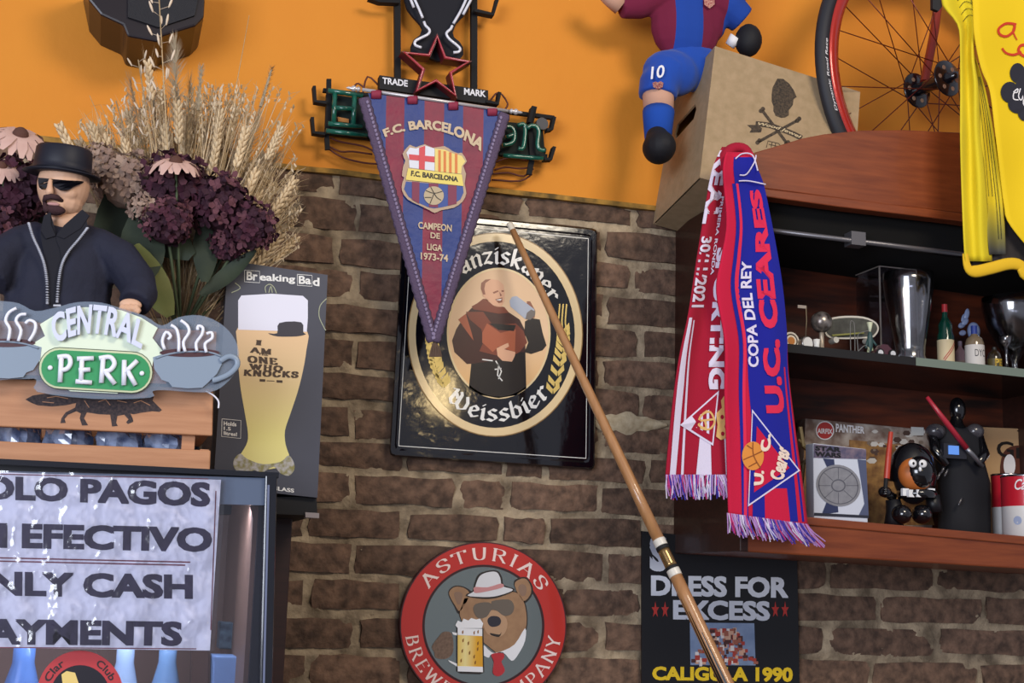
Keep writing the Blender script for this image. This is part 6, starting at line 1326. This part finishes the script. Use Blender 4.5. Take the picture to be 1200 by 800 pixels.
e8([ellp(298, 487, 72, 67, 30)], M('crest_ball', '#B9A687', .5), .0050, 'crest_ball')
mb = MB()
for q in ([(240, 450), (300, 470), (360, 455)], [(300, 470), (270, 545)], [(300, 470), (320, 500), (350, 520)], [(232, 500), (280, 500)], [(275, 425), (300, 470)]): mb.flat(ribbon(cr(q, 3), 6), SN8, .0056)
mb.build('ball_seams', M('crest_ink', '#2A2420'), t)
mb = MB()
for i in range(26): mb.tube([SNc(240, 745), SNc(232+i*.9, 770, .002*math.sin(i)), SNc(226+i*1.4, 795, .003*math.sin(i*2))], .0012, 4)
o = mb.build('tassel', M('tassel_gold', '#6A5548', .9), t); o['kind'] = 'stuff'
# ------------------------------------------------------------ wooden billiard cue
A0, B0 = at(597, 262, -.075), at(871, 842, -.46)
def cq(v): return A0+(B0-A0)*v
t = thing('billiard_cue', B0, 'long pale wooden cue leaning diagonally from the enamel sign to the poster', 'cue'); ax = (B0-A0).normalized(); LL = (B0-A0).length
cw = M('maple_wood', '#B8875A', .35, noi=.5, ns=14, col2='#9A6A40', stretch=(6, 6, 1), coat=.4)
rr_ = lambda s: .0062+.0062*s
def seg_(a, b, name, mt, dr=0., n=6): 
    mb = MB(); mb.tube([cq(a+(b-a)*i/n) for i in range(n+1)], [rr_(a+(b-a)*i/n)+dr for i in range(n+1)], 20); return mb.build(name, mt, t, True)
def sAt(v):
    return min(range(2001), key=lambda i: abs(px(cq(i/2000))[1]-v))/2000
seg_(0, sAt(270), 'ferrule', M('ferrule_white', '#D6CCB8', .4)); seg_(sAt(270), sAt(632), 'shaft', cw)
seg_(sAt(632), sAt(640), 'joint_ring', M('ring_ivory', '#DAD4C8', .3), .0008); seg_(sAt(640), sAt(644), 'joint_ring', black, .0010)
seg_(sAt(644), sAt(664), 'joint', M('joint_brass', '#A8875A', .2, metal=.8)); seg_(sAt(664), sAt(667), 'joint_ring', black, .0010); seg_(sAt(667), sAt(675), 'joint_ring', M('ring_ivory', '#DAD4C8'), .0008)
seg_(sAt(675), 1., 'butt', cw)
sdv = ax.cross(Vector((0, 1, 0))).normalized(); fw = sdv.cross(ax).normalized()
if fw.y > 0: fw = -fw
for k_, (off, v0) in enumerate(((.9, 716), (.45, 742), (1.3, 700))):
    mb = MB(); s0 = sAt(v0); vs = []
    for i in range(9):
        s = s0+(1-s0)*i/8; r = rr_(s)+.0003; wdt = .05+.20*i/8
        for a in (-off*1.0-wdt, -off*1.0+wdt): vs.append(cq(s)+(fw*math.cos(a)+sdv*(math.sin(a)*(1 if sdv.x > 0 else -1)))*r)
    mb.add(vs, [(2*i, 2*i+1, 2*i+3, 2*i+2) for i in range(8)]); mb.build('inlay_point', M('inlay_black', '#1E1612', .4), t)
# ------------------------------------------------------------ dried flowers
rw = random.Random(21)
straw = M('straw', '#CDB48C', .8, noi=.6, ns=200, col2='#A98B62', rnd=.15); straw2 = M('wheat_grain', '#E2CBA6', .8, noi=.6, ns=120, col2='#BFA27A', rnd=.15); pale = M('oat_pale', '#D8C4AC', .8, rnd=.1); fuz = M('grass_grey', '#A8987E', .9, rnd=.1)
VA = at(212, 392, -.33); VB = at(20, 380, -.30)
def vase(p, label):
    z0 = zt+.0008; k = 1.; o = MB().lathe([(0, 0), (.034, 0), (.040, .02), (.042, .05), (.036, .09), (.030, p.z-z0), (.026, p.z-z0), (.032, .09), (.036, .02), (0, .012)], Vector((p.x, p.y, z0)), seg=24).build('vase', M('vase_dark', '#27303A', .2, coat=.5), smooth=True); tag(o, label, 'vase')
vase(VA, 'dark vase behind the crate and light sign holding the wheat and hydrangeas'); vase(VB, 'dark vase hidden behind the doll at the far left')
def ear_mesh(kind):
    mb = MB(); r3 = random.Random(4)
    if kind == 'wheat':
        for i in range(11):
            for s_ in (0, 1, 2):
                a = s_*2.094+i*1.05; z = -.052+i*.0050; c = Vector((math.cos(a)*.0034, math.sin(a)*.0034, z)); mb.ell(c, (.0026, .0026, .0058), rot=(-.35*math.sin(a), .35*math.cos(a), 0), seg=5, rings=3)
                if i % 2: mb.add([c+Vector((.0005, 0, .004)), c+Vector((-.0005, 0, .004)), c+Vector((math.cos(a)*.009, math.sin(a)*.009, .034))], [(0, 1, 2)])
    elif kind == 'fuzzy':
        for i in range(160):
            z = -.075+.08*r3.random(); a = r3.uniform(0, 6.28); c = Vector((0, 0, z)); d = Vector((math.cos(a)*.007, math.sin(a)*.007, .008)); mb.add([c+Vector((.0009, 0, 0)), c-Vector((.0009, 0, 0)), c+d], [(0, 1, 2)])
        mb.tube([(0, 0, -.075), (0, 0, 0)], [.003, .0018], 6)
    elif kind == 'oat':
        for i in range(15):
            z = -.13+i*.009; a = i*2.4; d = Vector((math.cos(a)*.011, math.sin(a)*.011, .004)); mb.tube([(0, 0, z), Vector((0, 0, z))+d], .0004, 3)
            c = Vector((0, 0, z))+d*1.3+Vector((0, 0, .004)); mb.ell(c, (.0018, .0018, .008), rot=(-.4*math.sin(a), .4*math.cos(a), 0), seg=5, rings=4)
    elif kind == 'plume':
        for i in range(260):
            z = -.11+.12*r3.random(); a = r3.uniform(0, 6.28); q_ = .004+.014*math.sin(math.pi*min(1, max(0, (z+.12)/.13))); c = Vector((0, 0, z)); d = Vector((math.cos(a)*q_, math.sin(a)*q_, .022)); mb.add([c+Vector((.0005, 0, 0)), c-Vector((.0005, 0, 0)), c+d], [(0, 1, 2)])
    return mb
pm = {}
for kd, mt in (('wheat', straw2), ('fuzzy', fuz), ('oat', pale), ('plume', fuz)): pm[kd] = ear_mesh(kd).mesh(kd+'_ear', [mt], kd in ('wheat', 'oat'), Vector((0, 0, 0)))
sm_ = MB().tube([(0, 0, 0), (0, 0, 1)], .0011, 5).mesh('stem', [straw], True, Vector((0, 0, 0)))
def stalk(kind, tip, Y, base, label, sc=1., grp=None):
    p1 = at(tip[0], tip[1], Y); d = p1-base; r = thing({'wheat': 'wheat_stalk', 'fuzzy': 'foxtail_grass', 'oat': 'oat_stalk', 'plume': 'grass_plume'}[kind], base, label, 'dried flower', grp)
    r.rotation_euler = d.to_track_quat('Z', 'Y').to_euler(); s = bpy.data.objects.new('stem', sm_); COL.objects.link(s); s.parent = r; s.scale = (1, 1, d.length)
    e_ = bpy.data.objects.new('ear', pm[kind]); COL.objects.link(e_); e_.parent = r; e_.location = (0, 0, d.length); e_.scale = (sc,)*3; e_.rotation_euler = (0, 0, rw.uniform(0, 6))
wt_ = [((173, 72), -.30), ((166, 128), -.27), ((193, 148), -.30), ((259, 130), -.29), ((276, 130), -.24), ((288, 152), -.31), ((329, 150), -.30), ((245, 175), -.28), ((69, 146), -.36), ((106, 145), -.34), ((116, 150), -.31), ((122, 160), -.33), ((146, 165), -.35), ((217, 135), -.29), ((238, 150), -.26), ((345, 210), -.28), ((337, 232), -.25), ((348, 278), -.27), ((330, 275), -.30), ((310, 180), -.26), ((300, 200), -.30), ((320, 215), -.24), ((255, 165), -.31), ((200, 160), -.27), ((182, 150), -.25), ((150, 130), -.26), ((230, 120), -.25), ((305, 225), -.28), ((92, 165), -.30), ((280, 180), -.27)]
ORD = 'first second third fourth fifth sixth seventh eighth ninth tenth eleventh twelfth thirteenth fourteenth fifteenth sixteenth seventeenth eighteenth nineteenth twentieth'.split()
wt_ += [((265, 150), -.23), ((292, 172), -.24), ((208, 120), -.33), ((188, 110), -.24)]; wt_.sort()
for i, (tp_, Y) in enumerate(wt_):
    left = tp_[0] < 130; nth = ('dried wheat ear, %s from the left among the wheat ears' % ORD[i]) if i < len(wt_)//2 else ('dried wheat ear, %s from the right among the wheat ears' % ORD[len(wt_)-1-i])
    stalk('wheat', tp_, Y, VA+Vector((rw.uniform(-.014, .014), rw.uniform(-.014, .014), -.04)), nth, rw.uniform(1.1, 1.4), 'wheat ears in the bouquet')
stalk('oat', (186, -8), -.36, VA+Vector((0, -.01, -.04)), 'tallest pale oat stalk crossing the black speaker', 1.25)
stalk('oat', (162, 70), -.33, VA, 'pale oat stalk left of the tallest wheat ear'); stalk('oat', (250, 100), -.27, VA, 'pale oat stalk in the middle of the bouquet')
stalk('oat', (136, 118), -.30, VA, 'short pale oat stalk furthest left in the bouquet')
stalk('fuzzy', (318, 82), -.25, VA+Vector((.01, 0, -.04)), 'single grey foxtail grass reaching right against the orange wall'); stalk('fuzzy', (236, 82), -.28, VA, 'grey foxtail grass upright at the centre of the bouquet')
for p, Y, l in (((205, 60), -.25, 'wispy grass plume left of the centre of the bouquet'), ((222, 105), -.30, 'wispy grass plume in the centre of the bouquet'), ((300, 145), -.24, 'wispy grass plume toward the right of the bouquet'), ((155, 105), -.28, 'wispy grass plume at the left of the bouquet'), ((340, 250), -.26, 'wispy grass plume leaning low to the right'), ((180, 120), -.22, 'wispy grass plume deep behind the oat stalk'), ((270, 155), -.22, 'wispy grass plume behind the right wheat ears'), ((320, 190), -.22, 'wispy grass plume above the low right wheat')): stalk('plume', p, Y, VA, l, 1.3)
for p, l in (((292, 18), 'bare thin straw pointing up right on the orange wall'), ((105, 112), 'bare grey straw pointing left over the doll hat'), ((248, 105), 'bare straw leaning across the bouquet')):
    o = MB().tube([VA+Vector((0, 0, -.04)), at((p[0]+212)/2+6, (p[1]+390)/2, -.30), at(*p, -.28)], [.0011, .0011, .0005], 5).build('straw', straw, smooth=True); tag(o, l, 'dried flower')
# hydrangeas
lf = M('leaf_dark', '#35402E', .7, noi=.6, ns=18, col2='#1E281E'); lf2 = M('leaf_olive', '#7A7A45', .7, noi=.6, ns=18, col2='#56602E')
def head_mesh(mats, n, seed, nm):
    r3 = random.Random(seed); mb = MB()
    for i in range(n):
        z = 1-1.7*(i+.5)/n; a = i*2.39996; q_ = math.sqrt(max(0, 1-z*z)); nrm = Vector((q_*math.cos(a), q_*math.sin(a), z)); c = nrm*r3.uniform(.82, 1.04); u = nrm.orthogonal().normalized(); w_ = nrm.cross(u); r0 = r3.uniform(0, 6.28); kx_ = r3.choice(range(len(mats)))
        for p in range(4):
            b_ = r0+p*1.5708; d = u*math.cos(b_)+w_*math.sin(b_); e_ = nrm.cross(d); s_ = r3.uniform(.17, .25); cu_ = r3.uniform(-.05, .1)
            mb.add([c, c+d*s_*.55+e_*s_*.5+nrm*cu_, c+d*s_*1.05+e_*s_*.22+nrm*(cu_*1.5+.03), c+d*s_*1.05-e_*s_*.22+nrm*(cu_+.06), c+d*s_*.55-e_*s_*.5+nrm*cu_*.5], [(0, 1, 2, 3, 4)], kx_)
    mb.ell((0, 0, -.05), .8, seg=10, rings=6); return mb.mesh(nm, mats, False, Vector((0, 0, 0)))
bur = [M('petal_burgundy', '#3E1828', .8, noi=.7, ns=60, col2='#260E1E'), M('petal_wine', '#4E2030', .8, noi=.7, ns=60, col2='#3A1628'), M('petal_mauve', '#6E4046', .8, noi=.7, ns=60, col2='#54303C')]
bei = [M('petal_beige', '#B39A86', .85, noi=.7, ns=60, col2='#8C7268'), M('petal_tan', '#9E8474', .85, noi=.7, ns=60, col2='#7A6058')]
hmB = head_mesh(bur, 95, 1, 'bloom_burgundy'); hmT = head_mesh(bei, 95, 2, 'bloom_beige')
def leaf(parent, base, tip, wd, mt, name='leaf'):
    ax_ = (tip-base); n_ = 7; vs = []; sd_ = ax_.cross(Vector((0, 1, .2))).normalized()
    for i in range(n_+1):
        f = i/n_; c = base+ax_*f+Vector((0, .02*math.sin(f*3), 0)); w2 = wd*math.sin(math.pi*min(1, f*.9+.06))**.8
        vs += [c-sd_*w2+Vector((0, .004, 0)), c, c+sd_*w2+Vector((0, .004, 0))]
    fs = []
    for i in range(n_):
        a = i*3; fs += [(a, a+1, a+4, a+3), (a+1, a+2, a+5, a+4)]
    return MB().add(vs, fs).build(name, mt, parent, True)
def hyd(c, Y, r, me, base, label, leaves=()):
    p = at(*c, Y); t = thing('hydrangea', base, label, 'dried flower'); k = m(Y)
    b = bpy.data.objects.new('bloom', me); COL.objects.link(b); b.parent = t; b.location = p-base; b.scale = (r*k, r*k*.9, r*k); W[b.name] = p; b.rotation_euler = (rw.uniform(-.4, .2), rw.uniform(-.3, .3), rw.uniform(0, 6))
    MB().tube([base, base+(p-base)*.5+Vector((0, .01, 0)), p+Vector((0, .01, 0))], .0025, 6).build('stem', M('stem_green', '#4E5A3E', .7), t, True)
    for a, bb, wd, mt in leaves: leaf(t, at(*a, Y), at(*bb, Y-.01), wd*k, mt)
hyd((205, 222), -.38, 40, hmB, VA, 'large burgundy hydrangea under the pink daisy', (((225, 300), (150, 235), 22, lf),))
hyd((258, 240), -.39, 36, hmB, VA, 'burgundy hydrangea right of the daisy, above the glass carton', (((240, 330), (245, 240), 14, lf), ((235, 345), (300, 292), 9, lf)))
hyd((292, 266), -.40, 30, hmB, VA, 'rightmost burgundy hydrangea beside the brick wall')
hyd((196, 262), -.42, 27, hmB, VA, 'small burgundy hydrangea low above the doll sleeve', (((200, 370), (160, 285), 17, lf2), ((170, 330), (165, 240), 24, lf)))
hyd((268, 285), -.37, 24, hmB, VA, 'low burgundy hydrangea just above the glass carton corner')
hyd((150, 215), -.36, 34, hmT, VA, 'dusty beige hydrangea right of the doll hat', (((150, 330), (128, 225), 26, lf), ))
hyd((172, 248), -.40, 22, hmT, VA, 'small dusty beige hydrangea between doll and burgundy blooms')
hyd((118, 195), -.34, 24, hmT, VA, 'dusty beige hydrangea peeking over the doll hat brim')
hyd((18, 225), -.36, 38, hmB, VB, 'burgundy hydrangea left of the doll hat', (((60, 330), (20, 190), 10, lf), ((50, 320), (38, 240), 26, lf)))
hyd((2, 272), -.40, 30, hmB, VB, 'burgundy hydrangea at the left edge beside the doll shoulder')
hyd((42, 212), -.33, 20, hmT, VB, 'small beige hydrangea directly left of the doll hat')
hyd((278, 330), -.30, 22, hmB, VA, 'shaded burgundy hydrangea behind the carton top left corner')
# daisies with drooping pale petals
pkp = M('petal_blush', '#D8B4A6', .7, noi=.5, ns=50, col2='#C49C90')
def daisy(c, Y, r, base, label, nrm):
    p = at(*c, Y); t = thing('daisy', base, label, 'dried flower'); k = m(Y); nrm = Vector(nrm).normalized(); u = nrm.orthogonal().normalized(); w_ = nrm.cross(u)
    MB().tube([base, p], .002, 6).build('stem', M('stem_green', '#4E5A3E'), t, True)
    MB().ell(p, (.25*r*k,)*3, seg=12, rings=8).build('flower_centre', M('daisy_centre', '#5A3A30', .9, bump=.8, bs=400), t, True)
    for i in range(22):
        a = i*6.283/22*1.0+rw.uniform(-.08, .08); d = u*math.cos(a)+w_*math.sin(a); e_ = nrm.cross(d); L_ = r*k*rw.uniform(.85, 1.05); wd = r*k*.15; dr = rw.uniform(.1, .35)
        row = [(.2, .5, 0), (.5, 1, .05), (.8, 1.05, -.02-dr*.4), (1, .4, -.12-dr)]
        vs = []
        for f, w2, dz in row: vs += [p+d*L_*f-e_*wd*w2+nrm*L_*dz, p+d*L_*f+e_*wd*w2+nrm*L_*dz]
        MB().add(vs, [(0, 1, 3, 2), (2, 3, 5, 4), (4, 5, 7, 6)]).build('petal', pkp, t, True)
daisy((24, 158), -.39, 34, VB, 'large blush pink daisy at the left edge above the doll', (.15, -.6, .8))
daisy((206, 190), -.44, 30, VA, 'blush pink daisy drooping over the burgundy hydrangea', (0, -.42, .9))
daisy((2, 195), -.41, 22, VB, 'small blush orange daisy at the left edge lower down', (.1, -.6, .7))

# countless fine dried grass filling the bouquet
mb = MB(); rg = random.Random(33)
for i in range(950):
    q = rg.random()
    if q < .6: tip = (rg.gauss(240, 48), rg.uniform(100, 215))
    elif q < .8: tip = (rg.uniform(90, 190), rg.uniform(140, 210))
    else: tip = (rg.uniform(290, 352), rg.uniform(180, 300))
    if tip[0] < 55 or tip[0] > 358: continue
    Y = rg.uniform(-.30, -.20); p = at(*tip, Y); b_ = VA+Vector((rg.uniform(-.02, .02), rg.uniform(-.02, .02), .0)); mid = b_.lerp(p, rg.uniform(.5, .7))+Vector((rg.uniform(-.02, .02), 0, rg.uniform(0, .02)))
    dv = Vector((rg.uniform(-.02, .02), 0, rg.uniform(-.005, .02)))
    mb.tube([b_.lerp(mid, .5), mid, p, p+dv], [.0006, .0006, .0005, .0002], 3, rg.choice((0, 0, 1)), cap=False)
    for j in range(rg.choice((0, 2, 3, 4))):
        c_ = p.lerp(mid, j*.06)+Vector((rg.uniform(-.003, .003), rg.uniform(-.003, .003), 0)); mb.ell(c_, (.0017, .0015, .0048), rot=(rg.uniform(-.5, .5), rg.uniform(-.6, .6), 0), seg=4, rings=3, k=rg.choice((0, 1)))
o = mb.build('dried_grass', [M('grass_fill', '#C4AA84', .9, noi=.6, ns=60, col2='#9C8460'), M('grass_fill_pale', '#DDC8A8', .9)]); tag(o, 'tangle of fine dried grass filling the bouquet behind the hydrangeas', 'dried grass', kind='stuff')
